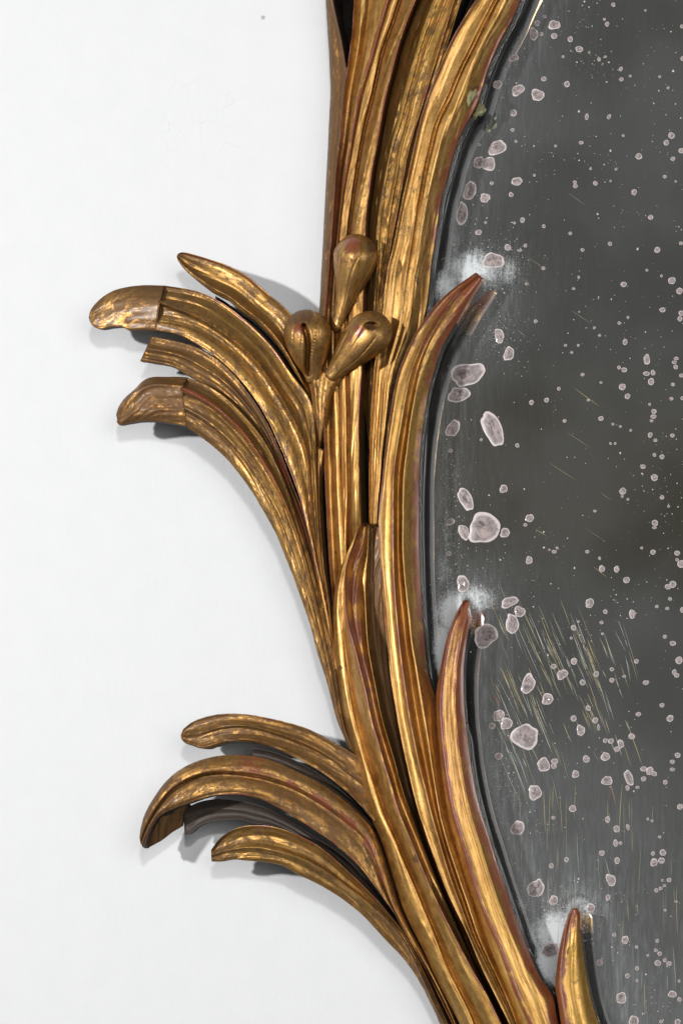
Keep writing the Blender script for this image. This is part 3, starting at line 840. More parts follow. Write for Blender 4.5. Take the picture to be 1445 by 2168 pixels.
# ------------------------------------------------ lower fan
G1top = [(790, 1640), (760, 1605), (728, 1584), (720, 1580), (685, 1561), (655, 1545), (605, 1529), (567, 1520), (517, 1512), (470, 1512), (440, 1517), (410, 1527), (390, 1542), (383, 1554)]
G1bot = [(812, 1770), (775, 1720), (740, 1682), (710, 1657), (672, 1630), (635, 1609), (597, 1591), (555, 1576), (517, 1570), (482, 1572), (455, 1580), (440, 1585), (420, 1583), (405, 1578), (389, 1571), (383, 1562)]
leaf([g(G1top, [92, 98, 98, 96, 92, 86, 78], [.2, .2, .3, .4, .3, .2, .1], 5, b=-3),
      g(lerp(G1top, G1bot, .42), [92, 100, 102, 102, 101, 93, 82], .0, 5, b=0),
      g(lerp(G1top, G1bot, .52), [90, 94, 94, 94, 94, 90, 81], .0, 5, b=-2),
      g(lerp(G1top, G1bot, .9), [94, 104, 106, 106, 104, 94, 80], [.1, .3, .2, .1, .1, .1, 0], 3, b=1),
      g(G1bot, [88, 100, 103, 103, 100, 90, 78], [.2, .4, .3, .2, .1, .1, 0], 3)],
     th=[46, 46, 44, 40, 34, 24, 16], dark=[.5, .5, .48, .46, .48, .5, .52], olive=.1, ragged=1.0, spots=[('d', 405, 1574, 8, .2)])
G2top = [(985, 2220), (945, 2122), (920, 2072), (895, 2022), (868, 1972), (843, 1920), (825, 1865), (810, 1815), (797, 1778), (785, 1752), (765, 1727), (735, 1700), (710, 1680), (680, 1660), (647, 1642), (605, 1622), (567, 1607), (530, 1600), (492, 1598), (455, 1601),
         (420, 1610), (392, 1622), (362, 1642), (342, 1665), (322, 1695), (305, 1725), (297, 1752), (295, 1772)]
G2gr = [(984, 2220), (942, 2127), (914, 2072), (889, 2032), (858, 1980), (832, 1930), (812, 1880), (796, 1830), (780, 1792), (767, 1772), (735, 1745), (697, 1717), (660, 1692), (610, 1667), (580, 1657), (530, 1645), (480, 1640), (435, 1642), (400, 1652), (365, 1674), (338, 1705), (315, 1742), (298, 1786)]
G2bot = [(982, 2220), (938, 2130), (912, 2075), (893, 2040), (867, 1985), (842, 1945), (815, 1907), (785, 1866), (757, 1830), (730, 1806), (705, 1784), (672, 1762), (635, 1738), (597, 1714), (555, 1692), (517, 1683), (480, 1681), (440, 1686), (400, 1700), (367, 1711), (338, 1724), (318, 1755), (303, 1794)]
leaf([g(G2top, [80, 88, 96, 102, 106, 104, 98, 84], [.1, .1, .1, .2, .3, .3, .2, .1], 5, b=4),
      g(lerp(G2top, G2gr, .82), [82, 93, 104, 114, 119, 119, 112, 91], [.1, .1, .3, .6, .6, .4, .2, .1], 10, b=0),
      g(G2gr, [79, 86, 94, 100, 103, 103, 100, 89], [0, .1, .2, .2, .2, .1, 0], 4, b=3),
      g(lerp(G2gr, G2bot, .86), [82, 93, 104, 113, 116, 115, 108, 88], 0, 3, b=0),
      g(G2bot, [80, 92, 103, 111, 113, 112, 104, 84], [.2, .6, .6, .5, .5, .5, .3, .1], 4)],
     th=[30, 32, 34, 30, 24, 22, 22, 30], dark=[.4, .4, .4, .46, .5, .46, .46, .66], olive=.1, ragged=.4, wallred=.35,
     spots=[('r', 535, 1622, 60, .5), ('d', 305, 1770, 34, .95)])
# bent-under end of the big lower leaf
leaf([g([(316, 1744), (309, 1770), (306, 1796)], [86, 76, 70], 0, 3, b=0),
      g([(332, 1722), (326, 1755), (316, 1794)], [84, 70, 60], 0, 3, b=2),
      g([(364, 1712), (352, 1745), (342, 1780)], [80, 64, 54], 0, 3, b=2),
      g([(400, 1702), (388, 1728), (386, 1746)], [76, 60, 52], 0, 3)],
     th=[16, 14, 10], dark=.62, olive=.1, name='leaf_tip', label='dark bent-under end of the lower leaf')
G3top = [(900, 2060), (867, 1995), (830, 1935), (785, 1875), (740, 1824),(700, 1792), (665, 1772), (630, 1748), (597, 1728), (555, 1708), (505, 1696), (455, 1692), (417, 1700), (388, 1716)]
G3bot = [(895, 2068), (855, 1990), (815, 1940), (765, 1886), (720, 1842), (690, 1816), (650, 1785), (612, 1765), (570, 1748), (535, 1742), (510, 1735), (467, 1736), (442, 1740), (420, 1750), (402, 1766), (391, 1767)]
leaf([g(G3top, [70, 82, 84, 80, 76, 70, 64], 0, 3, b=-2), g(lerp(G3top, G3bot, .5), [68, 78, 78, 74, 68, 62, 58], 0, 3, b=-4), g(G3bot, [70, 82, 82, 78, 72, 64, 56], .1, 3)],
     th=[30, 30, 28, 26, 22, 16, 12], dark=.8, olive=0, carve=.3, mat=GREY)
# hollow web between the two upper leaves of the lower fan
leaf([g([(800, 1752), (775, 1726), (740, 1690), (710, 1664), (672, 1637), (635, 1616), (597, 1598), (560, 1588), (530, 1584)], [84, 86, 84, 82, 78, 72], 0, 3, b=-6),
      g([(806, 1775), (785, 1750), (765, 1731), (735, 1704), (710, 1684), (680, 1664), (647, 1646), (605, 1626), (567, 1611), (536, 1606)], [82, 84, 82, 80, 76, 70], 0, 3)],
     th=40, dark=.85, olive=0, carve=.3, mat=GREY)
# added dark sheet standing in for shade in the upper fan's leaf gap
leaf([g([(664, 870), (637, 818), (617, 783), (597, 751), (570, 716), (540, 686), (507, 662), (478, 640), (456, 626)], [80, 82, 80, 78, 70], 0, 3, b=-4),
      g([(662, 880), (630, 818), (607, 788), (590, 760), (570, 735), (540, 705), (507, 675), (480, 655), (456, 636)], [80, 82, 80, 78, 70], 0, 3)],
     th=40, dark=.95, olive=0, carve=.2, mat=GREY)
G4top = [(955, 2190), (925, 2120), (900, 2067), (872, 2008), (855, 1977), (830, 1945), (805, 1915), (775, 1882), (742, 1850), (715, 1825), (685, 1799), (650, 1777), (612, 1760), (575, 1749), (540, 1747), (515, 1748), (492, 1755), (470, 1769), (453, 1787), (447, 1800)]
G4rd = [(952, 2190), (915, 2120), (892, 2067), (855, 1992), (830, 1960), (800, 1930), (767, 1902), (730, 1875), (692, 1847), (655, 1825), (617, 1810), (580, 1800), (545, 1794), (510, 1795), (475, 1802), (447, 1812)]
G4bot = [(945, 2200), (930, 2167), (900, 2102), (875, 2059), (845, 2019), (825, 2000), (797, 1970), (767, 1937), (730, 1907), (692, 1882), (655, 1862), (620, 1848), (612, 1838), (598, 1831), (567, 1825), (542, 1822), (508, 1822), (500, 1816), (480, 1820), (462, 1827), (448, 1823)]
leaf([g(G4top, [80, 88, 96, 102, 106, 106, 98, 84], [.2, .2, .3, .4, .5, .6, .5, .2], 3.2, b=-4),
      g(lerp(G4top, G4rd, .82), [77, 81, 86, 91, 92, 94, 91, 83], [.1, .2, .2, .1, 0, 0, 0], 4, b=0),
      g(G4rd, [80, 90, 98, 105, 108, 107, 98, 84], [.2, .2, .1, .1, 0, 0], 4, b=-2),
      g(lerp(G4rd, G4bot, .6), [74, 78, 82, 88, 92, 94, 90, 82], [.3, .3, .2, .1, .1], 5, b=2),
      g(G4bot, [60, 68, 74, 80, 84, 88, 86, 78], .35, 4)],
     th=[46, 46, 44, 36, 28, 24, 22, 18], dark=[.5, .5, .48, .46, .44, .44, .44, .5], olive=[.1, .1, .2, .4, .5, .6, .6], red=[.2, .15, .1, 0, 0, 0])

# ------------------------------------------------ the three buds and their stem
def bud(axis, rad, zc, name='bud', flat=.9, slit=None, hole=None, red=(), dark=.41, darkspots=()):
    LEAF_NO[0] += 1
    sd = LEAF_NO[0]
    M, N = 128, 140
    A = catmull(axis, M)
    r = spread(rad, M)
    # close the ends roundly
    tt = np.linspace(0, 1, M)
    ln = np.linalg.norm(np.diff(A, axis=0), axis=1).sum()
    ce = float(np.max(r)) * 1.12 / ln
    r = r * np.sqrt(np.clip(1 - ((tt - (1 - ce)) / ce).clip(0, 1) ** 2, 0, 1)) * np.sqrt(np.clip(tt / .05, 0, 1))
    zcv = spread(zc, M)
    tg = np.gradient(A, axis=0)
    tg /= np.linalg.norm(tg, axis=1, keepdims=True)
    nn = np.stack([-tg[:, 1], tg[:, 0]], -1)
    ph = np.linspace(0, 2 * np.pi, N, endpoint=False)
    lump = 1 + .05 * wob(tt * 100, sd, 170, 1)[:, None] * np.cos(ph + sd)[None] + .05 * np.cos(2 * ph + sd * 2)[None] + .03 * np.cos(3 * ph + sd * 5)[None]
    cut = wob(ph[None] * 26 + 6 * wob(tt * 100, sd + 9, 160, 1)[:, None], sd + 3, 40, 1)
    lump = lump - .05 * np.exp(-(cut / .10) ** 2) * np.sin(np.pi * tt)[:, None]
    rr = r[:, None] * lump
    X = A[:, None, 0] + nn[:, None, 0] * rr * np.cos(ph)
    Y = A[:, None, 1] + nn[:, None, 1] * rr * np.cos(ph)
    Z = zcv[:, None] + flat * rr * np.sin(ph)
    upm = (np.sin(ph) > 0)[None]
    if slit is not None:
        (x0, y0), (x1, y1), wd, dp = slit
        vx, vy = x1 - x0, y1 - y0
        q = ((X - x0) * vx + (Y - y0) * vy) / (vx * vx + vy * vy)
        px, py = x0 + q.clip(0, 1) * vx, y0 + q.clip(0, 1) * vy
        bend = 4 * np.sin(q.clip(0, 1) * 5)
        d = np.hypot(X - px - bend, Y - py)
        Z -= upm * dp * np.exp(-(d / wd) ** 2) * np.clip(1.1 - np.abs(q - .5) * .6, 0, 1)
    if hole is not None:
        hx, hy, ha, hb, dp = hole
        d = np.hypot((X - hx) / ha, (Y - hy) / hb)
        Z -= upm * dp * np.clip(1.3 - d, 0, 1) ** .6 * (d < 1.3)
    P = np.stack([X, Y, Z], -1)
    Wp = world_pts(P).reshape(-1, 3)
    faces = []
    for i in range(M - 1):
        for k in range(N):
            k2 = (k + 1) % N
            faces.append((i * N + k, (i + 1) * N + k, (i + 1) * N + k2, i * N + k2))
    faces.append(tuple(range(N)))
    faces.append(tuple(reversed([(M - 1) * N + k for k in range(N)])))
    al = np.r_[0, np.cumsum(np.linalg.norm(np.diff(A, axis=0), axis=1))]
    flow = np.stack([np.repeat(al[:, None], N, 1) / 100, rr * np.cos(ph)[None] / 100, np.full((M, N), sd * 3.7)], -1)
    R = np.zeros((M, N))
    Dk = np.full((M, N), dark)
    for x, y, q, v in red:
        R = np.maximum(R, v * np.exp(-(np.hypot(X - x, Y - y) / q) ** 2))
    for x, y, q, v in darkspots:
        Dk = np.maximum(Dk, v * np.exp(-(np.hypot(X - x, Y - y) / q) ** 2))
    return new_obj(name, Wp, faces, [GOLD], mirror, True, None,
                   dict(flow=flow.reshape(-1, 3), red=R.ravel(), dark=Dk.ravel(), olive=np.full(M * N, .2), pale=np.zeros(M * N)))

bud([(708, 704), (716, 676), (728, 640), (740, 600), (750, 556), (758, 495)], [11, 15, 22, 33, 44, 50, 50], [112, 116, 122, 130, 134, 132],
    red=[(745, 516, 26, .8), (720, 552, 13, .6)], dark=.38, darkspots=[(790, 520, 18, .9)])['label'] = 'upright bud at the top of the cluster'
bud([(662, 816), (660, 790), (655, 758), (650, 722), (648, 695), (645, 655)], [10, 20, 33, 43, 48, 49, 48], [108, 112, 118, 124, 126, 122],
    slit=((643, 690), (656, 790), 4.5, 32), red=[(633, 694, 14, .8)], darkspots=[(640, 668, 26, 1.1)])['label'] = 'split bud on the left of the cluster'
bud([(690, 806), (706, 790), (730, 764), (754, 737), (774, 715), (817, 671)], [12, 20, 30, 40, 46, 48, 48], [112, 116, 122, 128, 132, 130],
    hole=(786, 689, 13, 6.5, 17), red=[(762, 702, 18, .8), (742, 718, 10, .6)], darkspots=[(786, 689, 11, 1.2)])['label'] = 'slanting bud with a small hole near its top'
leaf([g([(674, 950), (667, 905), (661, 860), (656, 822), (648, 796), (644, 780)], [92, 100, 106, 108, 108], .35, 3, b=2),
      g([(675, 948), (674, 905), (671, 860), (668, 822), (666, 796), (664, 776)], [98, 110, 118, 122, 122], 0, 3, b=-3),
      g([(676, 947), (680, 905), (683, 860), (686, 826), (690, 806), (694, 790)], [98, 110, 118, 122, 122], 0, 3, b=3),
      g([(678, 946), (691, 908), (699, 858), (712, 822), (726, 806), (738, 794)], [92, 98, 102, 106, 110], 0, 3)],
     th=40, dark=[.5, .45, .4, .4], olive=.1, name='bud_stem', carve=.5)

# ---------------------------------------------------------------- the glass
inner = catmull(edge_r, 600)
yy = np.arange(-160, 2321, 4.0)
left_x = np.interp(yy, inner[:, 1], inner[:, 0]) - 40
fx = np.r_[np.linspace(0, 640, 161), np.linspace(700, 2000, 8)]
GX = left_x[:, None] + fx[None]
GY = np.repeat(yy[:, None], len(fx), 1)
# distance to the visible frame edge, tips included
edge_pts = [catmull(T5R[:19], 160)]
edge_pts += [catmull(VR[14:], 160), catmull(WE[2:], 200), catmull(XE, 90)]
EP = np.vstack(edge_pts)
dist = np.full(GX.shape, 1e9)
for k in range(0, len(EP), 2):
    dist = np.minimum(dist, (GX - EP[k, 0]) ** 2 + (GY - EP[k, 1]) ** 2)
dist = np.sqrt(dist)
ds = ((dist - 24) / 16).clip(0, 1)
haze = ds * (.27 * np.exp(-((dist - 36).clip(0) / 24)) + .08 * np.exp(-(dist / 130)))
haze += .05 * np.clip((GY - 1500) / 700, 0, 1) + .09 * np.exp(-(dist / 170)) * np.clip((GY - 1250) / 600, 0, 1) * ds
glare_cloud = np.zeros_like(GX)  # white clouding, with bright reflected light beside the tips painted in
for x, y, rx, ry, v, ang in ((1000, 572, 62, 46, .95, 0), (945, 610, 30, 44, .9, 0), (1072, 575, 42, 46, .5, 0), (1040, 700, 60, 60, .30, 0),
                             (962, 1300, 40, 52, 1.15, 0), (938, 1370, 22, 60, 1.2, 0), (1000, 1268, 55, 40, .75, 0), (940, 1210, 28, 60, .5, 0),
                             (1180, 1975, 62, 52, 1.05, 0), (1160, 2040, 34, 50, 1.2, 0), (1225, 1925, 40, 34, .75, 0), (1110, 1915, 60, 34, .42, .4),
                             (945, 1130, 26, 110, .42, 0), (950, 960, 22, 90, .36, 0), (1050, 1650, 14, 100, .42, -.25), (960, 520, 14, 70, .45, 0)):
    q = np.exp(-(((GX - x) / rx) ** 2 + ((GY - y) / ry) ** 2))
    glare_cloud = np.maximum(glare_cloud, v * q)
glare_cloud *= .55 + .45 * ((dist - 4) / 14).clip(0, 1)
P = np.stack([GX, GY, np.full(GX.shape, ZM)], -1)
W3 = world_pts(P)
m, n = GX.shape
front = W3.reshape(-1, 3)
faces = [(i * n + k, (i + 1) * n + k, (i + 1) * n + k + 1, i * n + k + 1) for i in range(m - 1) for k in range(n - 1)]
# back sheet and rim give the pane its thickness
bd = [k for k in range(n)] + [i * n + n - 1 for i in range(1, m)] + [(m - 1) * n + k for k in range(n - 2, -1, -1)] + [i * n for i in range(m - 2, 0, -1)]
bk = front[bd].copy()
bk[:, 1] += 12 * S
base = len(front)
faces += [(bd[i], bd[(i + 1) % len(bd)], base + (i + 1) % len(bd), base + i) for i in range(len(bd))]
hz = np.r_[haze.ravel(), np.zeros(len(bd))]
cl = np.r_[glare_cloud.ravel(), np.zeros(len(bd))]
pane = new_obj('mirror_pane', np.vstack([front, bk]), faces, [MIRROR], mirror, False, None, dict(haze=hz, glare_cloud=cl))
pane['label'] = 'tarnished mirror glass with pale blisters and scratches'

# lifted silvering: x, y, half width, half height, turn
SPOTS = """1172 53 12 10 0;1129 72 9 13 0;1136 49 6 6 0;1152 35 4 4 0;1172 76 6.5 6.5 0;1145 72 4 4 0;1206 83 6 6 0;1225 104 8 7 0;1191 120 3 3 0;1246 111 2.5 2.5 0;1267 126 4 4 0;1280 120 3 3 0
1313 146 4 5 .3;1314 168 4.5 4.5 0;1333 161 3 3 0;1297 10 4.5 4.5 0;1284 51 5 5 0;1278 41 3 3 0;1365 22 2.5 2.5 0;1442 56 4 4 0;1444 124 5 5 0;1395 162 3 3 0;1413 186 3 3 0;1150 167 5.5 5.5 0
1095 191 14 11 -.5;1137 201 14 12 0;1199 178 6.5 6.5 0;1086 239 7 8 0;1084 275 4 4 0;1241 247 4 7 .2;1288 247 4 5.5 .5;1052 313 19 15 -.5;1013 344 11 13 0;1034 347 13 16 .3;1014 306 3.5 3.5 0;1091 299 3 3 0
1175 309 3 3 0;1229 302 5 4 0;1318 287 3 3 0;1420 287 7 7 0;1409 302 6 6 0;1441 319 6 6 0;1423 336 5 4.5 0;1351 331 7 7 0;1093 384 11 9 0;1130 371 3 3 0;994 404 13 20 .2;1026 419 11 9 0;1040 388 4 4 0
1081 412 5 5.5 0;977 453 11 26 .05;1012 492 7 6 0;1105 466 5 6 0;1088 472 3 3 0;1027 471 3 3 0;1150 479 4 4 0;1206 494 4 3.5 0;1216 386 4 4 0;1217 394 5 4.5 0;1259 388 5 5 0;1249 357 3 3 0;1303 358 3 3 0
1341 407 6 6.5 0;1376 460 5.5 5.5 0;1406 374 4 4 0;1429 384 2.5 2.5 0;1291 383 2.5 2.5 0;1087 123 10 7 -.3;1052 179 9 9 0;1074 524 7 7 0;1111 520 4 4 0;1099 530 5 3 0;1043 552 22 17 .1;1149 568 4 4 0
1232 529 4 4 0;1290 516 4.5 4.5 0;1390 529 7 6 -.6;1440 515 4 4 0;1319 602 6.5 6 0;1368 572 3 3 0;1399 584 3 3 0;1421 594 8 8 0;1437 616 7 7 0;1213 611 3.5 3 0;1224 587 2.5 4 0;1113 601 3 3 0
1401 656 7 5 0;1441 663 6 6 0;1438 675 5 6 0;1310 684 4 3.5 0;1328 672 3 3 0;1225 660 2 2 0;1257 694 3 3 0;1268 710 3 3 0;1133 680 4 4 0;1056 711 10 15 -.2;1076 749 10 16 .2;989 792 38 23 -.35;970 836 23 16 -.2
958 907 13 19 .45;1042 908 20 38 -.5;1196 731 3 3 0;1223 731 3 3 0;1209 746 3 3 0;1322 724 5 7 .2;1368 761 6 12 0;1309 778 4 4 0;1320 783 6 5.5 0;1367 791 7 5 .1;1381 789 5 6 0;1377 808 7 7.5 0;1316 819 7 7.5 .2
1327 839 6 6 0;1430 759 5 4 0;1426 767 5 4 0;1429 777 5 5 0;1441 795 5 4 0;1423 814 4 4 0;1232 793 4 4 0;1271 810 3 3 0;1182 823 4 4 0;1156 847 5 5.5 0;1124 852 5 5.5 0;1244 847 3 3 0;1420 844 4 4 0;1443 843 4 4 0
1374 856 3 3 0;1383 871 5.5 5.5 0;1382 882 6 5 0;1378 891 4 3 0;1271 886 6 5 0;1194 891 4 4 0;1375 921 5 6 .2;1386 932 4 4 0;1422 922 4.5 4.5 0;1094 943 4.5 4.5 0;1334 911 3 3 0;1296 898 3 3 0;1312 903 3 3 0
1291 939 3 3 0;1301 939 3 3 0;953 954 4.5 4.5 0;1018 931 3 3 0;1360 988 5.5 5 0;1384 1011 7 8 -.3;1384 963 4 4 0;1400 967 5.5 5 0;1065 1035 8.5 8.5 0;985 1057 14 25 -.55;1024 1118 34 32 .1;981 1127 11 16 -.4
953 1105 9 7 -.5;1120 1097 8.5 8.5 0;1111 1111 4 4 0;1068 1128 10 10 0;949 1172 6 5 0;1119 1186 6.5 9 0;1172 1168 5 4 0;1178 1160 3 3 0;1162 1164 2.5 2.5 0;1317 1040 8 7 -.4;1328 1057 3 3 0;1316 1051 3 3 0
1400 1053 4.5 5 0;1414 1072 3 3 0;1385 1107 7 6.5 0;1384 1117 5 3 0;1258 1082 3.5 3 0;1242 1168 4 4 0;1273 1204 6.5 7.5 0;1304 1205 6 7 0;1325 1228 7 7 0;1381 1169 6 5.5 0;1357 1160 3 3 0;1432 1171 6 5.5 0;1432 1185 4 3.5 0
1440 1194 8 8 0;1268 1182 3 4 0;979 1236 13 18 -.3;943 1264 5 4.5 0;1077 1275 18 11 -.35;1099 1295 12 11 0;1083 1321 13 22 -.15;1027 1346 27 23 -.5;1247 1277 9 10 0;1280 1295 5 5 0;1337 1300 7 9 0;1423 1237 7 8 0;1413 1242 7 6 0
1417 1268 4 4 0;1389 1284 4 3.5 0;1411 1288 4 3.5 0;1443 1291 5 6 0;1272 1318 4 4 0;1223 1316 3 3 0;1213 1329 6 6 0;1406 1348 4.5 4 0;1423 1362 6.5 5.5 0;1274 1342 3 3 0;1208 1351 3 3 0;1436 1398 8 8 0;1346 1400 5 5 0
1214 1400 7 7.5 0;1171 1411 6 6 0;1189 1428 12 10 -.5;1117 1448 14 21 .4;1261 1427 6 6 0;1294 1417 4.5 4.5 0;1294 1440 5 5.5 0;1232 1445 6 6.5 0;1426 1423 5 6 0;1431 1430 5.5 5 0;1366 1445 7 5 0;1320 1432 4 3 0;1158 1480 12 12 0
1244 1499 5.5 6 0;1213 1521 7 6.5 0;1228 1546 9 11 0;1259 1525 6 7 0;1266 1540 3 7 0;1055 1515 12 12 0;1071 1532 13 12 0;1041 1537 7 7 0;1111 1560 27 28 .3;1055 1601 8 8 0;1150 1619 12 16 -.1;1173 1612 8 6 0;1171 1622 6 6 0
1217 1639 7 8.5 0;1240 1607 7.5 8 0;1280 1602 9 9.5 0;1292 1569 6.5 6 0;1280 1568 5 5 0;1313 1575 6.5 9 -.3;1305 1586 6 6 0;1284 1653 11 10 -.1;1330 1647 8 18 -.4;1327 1668 4 6 0;1348 1667 4 3.5 0;1336 1559 7 6.5 0;1350 1512 6 4.5 0
1400 1493 5 5 0;1417 1521 8 7 -.4;1361 1628 7 6 0;1374 1632 7.5 8.5 0;1383 1638 7 5 .2;1361 1649 6 5 0;1433 1599 6 6 0;1422 1613 5 5 0;1422 1629 5.5 4 0;1407 1656 5 5 0;1438 1708 6 6.5 0;1131 1678 13 17 -.3;1211 1712 7.5 8 0
1170 1731 4 4 0;1095 1753 14 15.5 .3;1285 1735 5.5 7 0;1304 1755 6.5 8 0;1328 1751 3.5 7 -.3;1302 1785 5 8 0;1312 1785 4 3.5 0;1273 1806 6 6 0;1198 1820 5 5.5 0;1166 1833 4.5 6 0;1305 1822 5.5 8 0;1292 1863 10 13 -.3;1133 1881 16 21 .6
1383 1826 7.5 8.5 0;1399 1822 7 7 0;1402 1805 7 7 .2;1381 1807 4.5 4.5 0;1415 1863 5 5 0;1401 1864 3 3 0;1405 1875 3.5 3.5 0;1397 1881 4 4 0;1388 1885 4.5 4.5 0;1370 1734 3 3 0;1379 1738 3 3 0;1395 1772 3.5 3.5 0;1171 1906 9 10 .2
1286 1900 5.5 6 0;1249 1922 9 9 0;1165 2012 22 14 -.5;1299 1979 4 4.5 0;1322 1990 7 9 0;1346 2005 3.5 3.5 0;1390 1992 4 4 0;1387 2012 4 4 0;1395 2019 4.5 5 0;1391 2039 7 6.5 0;1406 2033 4 4.5 0;1415 2040 5.5 5 0;1370 2023 3 3 0
1347 2050 4 5 0;1327 2066 5 5.5 0;1347 2076 3 3.5 0;1436 2077 3 3.5 0;1314 2113 10 13 .2;1422 2105 9 7 .3;1437 2116 4.5 5 -.3;1340 2161 10 11 0;1398 2163 4 4 0;1433 2164 6.5 7 0;1268 2038 7 7 0;1407 1927 3 3 0;1431 1909 2.5 2.5 0"""

def spot_mesh(seed, big):
    r = random.Random(seed)
    n, rings = (48, 9) if big else (26, 5)
    ph = [r.uniform(0, 6.28) for _ in range(6)]
    am = [.07, .055, .035, .025, .02, .02] if big else [.05, .03, .02, .02, .015, .0]
    vs, rad, fs = [], [], []
    cx, cy = r.uniform(-.18, .18), r.uniform(-.18, .18)
    bend = r.uniform(-.3, .3)
    for q in range(rings + 1):
        f = q / rings
        for k in range(n):
            a = 6.2832 * k / n
            o = 1 + sum(am[i] * math.sin((i + 2) * a + ph[i]) for i in range(6))
            x = f * o * math.cos(a) + cx * (1 - f)
            y = f * o * math.sin(a) + cy * (1 - f)
            h = (1 - f ** 2.2) * (.16 + .05 * math.sin(2 * a + ph[1]) * f) * (1 - .45 * math.exp(-(f / .35) ** 2))
            h += (.03 * math.sin(4.5 * x + ph[2]) * math.sin(3.8 * y + ph[3])) * (1 - f) * (2.2 if big else 1)
            if big:
                x, y = x + bend * (y * y - .3), y
            vs.append((x, -h - .012, y))
            rad.append(f)
    for q in range(rings):
        for k in range(n):
            fs.append((q * n + k, q * n + (k + 1) % n, (q + 1) * n + (k + 1) % n, (q + 1) * n + k))
    me = bpy.data.meshes.new('foxing_spot')
    me.from_pydata(vs, [], fs)
    me.materials.append(SPOT)
    at = me.attributes.new('rad', 'FLOAT', 'POINT')
    at.data.foreach_set('value', np.asarray(rad, np.float32))
    me.polygons.foreach_set('use_smooth', np.ones(len(fs), bool))
    me.update()
    return me

small_protos = [spot_mesh(k, False) for k in range(10)]
big_protos = [spot_mesh(100 + k, True) for k in range(12)]
kk = (D - ZM) / D
for i, row in enumerate(SPOTS.replace('\n', ';').split(';')):
    x, y, a, b, turn = map(float, row.split())
    me = big_protos[i % 12] if max(a, b) > 8 else small_protos[i % 10]
    o = bpy.data.objects.new('foxing_spot', me)
    C.objects.link(o)
    o.parent = pane
    p = world_pts(np.array([x, y, ZM + .25]))
    o.location = tuple(p)
    fac = 1.0 if max(a, b) > 8 else .95
    o.scale = (a * S * kk * fac, min(a, b) * S * (.65 if max(a, b) > 8 else .4), b * S * kk * fac)
    o.rotation_euler = (0, turn, 0)

# fine specks (uncountable dust of lost silver)
vs, fs = [], []
r = random.Random(3)
def in_glass(x, y, mar):
    e = np.interp(y, inner[:, 1], inner[:, 0])
    return x > e + mar
def add_speck(x, y, rad):
    k0 = len(vs)
    n = 6
    a0 = r.uniform(0, 6)
    st = r.uniform(.75, 1.5)
    for k in range(n):
        a = a0 + 6.283 * k / n
        q = rad * r.uniform(.8, 1.2)
        vs.append((x + q * math.cos(a), y + q * st * math.sin(a), ZM + .22))
    fs.append(tuple(range(k0, k0 + n)))
cnt = 0
centres = [(r.uniform(930, 1445), r.uniform(0, 2168)) for _ in range(60)]
while cnt < 1150:
    if r.random() < .45:
        cx, cy = r.choice(centres)
        x, y = r.gauss(cx, 26), r.gauss(cy, 26)
    else:
        x, y = r.uniform(900, 1500), r.uniform(-20, 2190)
    if r.random() > .45 + .55 * (x - 900) / 600:
        continue
    if not in_glass(x, y, 30):
        continue
    rad = min(2.2, .35 + r.expovariate(3.0))
    add_speck(x, y, rad)
    cnt += 1
for cx, cy, sx, sy, num in ((1010, 560, 50, 35, 170), (970, 1265, 40, 40, 200), (1190, 1930, 55, 30, 220), (955, 1120, 18, 90, 120), (1060, 720, 40, 40, 90), (1060, 1650, 20, 90, 90)):
    for _ in range(num):
        x, y = r.gauss(cx, sx), r.gauss(cy, sy)
        if in_glass(x, y, 20):
            add_speck(x, y, r.uniform(.35, 1.0))
sp = new_obj('fine_specks', world_pts(vs), fs, [SPECK], pane, False)
sp['kind'] = 'stuff'

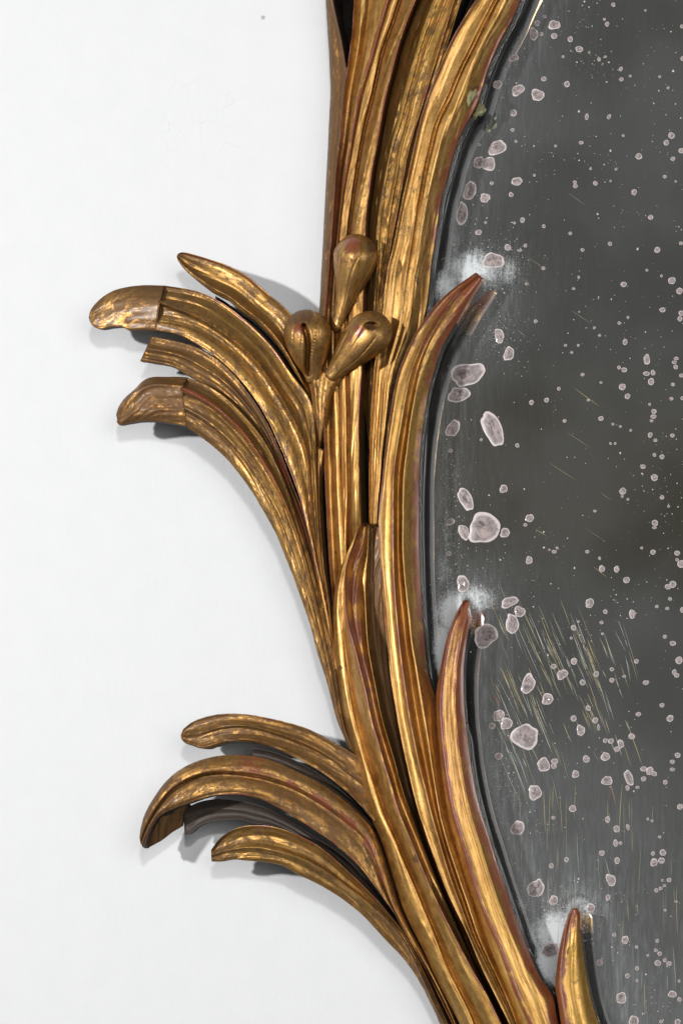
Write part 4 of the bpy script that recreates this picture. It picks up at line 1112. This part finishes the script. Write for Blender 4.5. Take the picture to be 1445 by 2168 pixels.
# scratches
vs, fs, tint = [], [], []
def scratch(x, y, ln, slope, wd, col):
    k0 = len(vs)
    nseg = 6
    dx, dy = slope / math.hypot(slope, 1), 1 / math.hypot(slope, 1)
    bow = r.uniform(-.012, .012) * ln
    L_, R_ = [], []
    for k in range(nseg + 1):
        t = k / nseg
        ww = wd * max(.12, math.sin(math.pi * min(1, t * .92 + .06)))
        px = x + dx * ln * t + dy * bow * 4 * t * (1 - t)
        py = y + dy * ln * t - dx * bow * 4 * t * (1 - t)
        vs.append((px - dy * ww, py + dx * ww, ZM + .15))
        vs.append((px + dy * ww, py - dx * ww, ZM + .15))
        tint.extend([col, col])
    for k in range(nseg):
        fs.append((k0 + 2 * k, k0 + 2 * k + 1, k0 + 2 * k + 3, k0 + 2 * k + 2))
cols = [(.62, .48, .20), (.52, .44, .20), (.34, .34, .22), (.55, .53, .42), (.40, .46, .42), (.55, .40, .18), (.62, .60, .52)]  # glints of the scratches painted in as gold and pale tints
num = 0
while num < 120:
    x = r.uniform(1030, 1330)
    y = r.gauss(1430 + (x - 1180) * .15, 110)
    if not in_glass(x, y, 52) or y < 1215:
        continue
    ln = r.uniform(18, 95) * (1.3 if r.random() < .25 else .8)
    scratch(x, y, ln, .40 + r.gauss(0, .07) - (x - 1180) * .0003, r.uniform(.18, .5), r.choice(cols))
    num += 1
# a few dense bundles
for bx, by, bs in ((1060, 1395, .42), (1105, 1290, .44), (1160, 1330, .42), (1210, 1330, .38), (1240, 1360, .36), (1080, 1560, .36), (1130, 1480, .38)):
    for _ in range(7):
        scratch(bx + r.gauss(0, 9), by + r.gauss(0, 24), r.uniform(50, 150), bs + r.gauss(0, .015), r.uniform(.18, .55), r.choice(cols))
scratch(1046, 1471, 24, .4, .6, (.55, .10, .07))
scratch(1290, 1655, 50, .26, .6, (.50, .22, .10))
for _ in range(70):
    x, y = r.uniform(1060, 1445), r.uniform(1660, 2110)
    if in_glass(x, y, 70):
        scratch(x, y, r.uniform(25, 110), r.gauss(.02, .05), r.uniform(.16, .4), r.choice(cols[:5]))
for _ in range(12):
    x, y = r.uniform(1090, 1330), r.uniform(400, 1200)
    scratch(x, y, r.uniform(20, 70), r.uniform(1.1, 1.6), r.uniform(.15, .35), r.choice(cols[:3]))
sc_o = new_obj('scratches', world_pts(vs), fs, [SCRATCH], pane, False, None, dict(tint=np.asarray(tint)))
sc_o['kind'] = 'stuff'
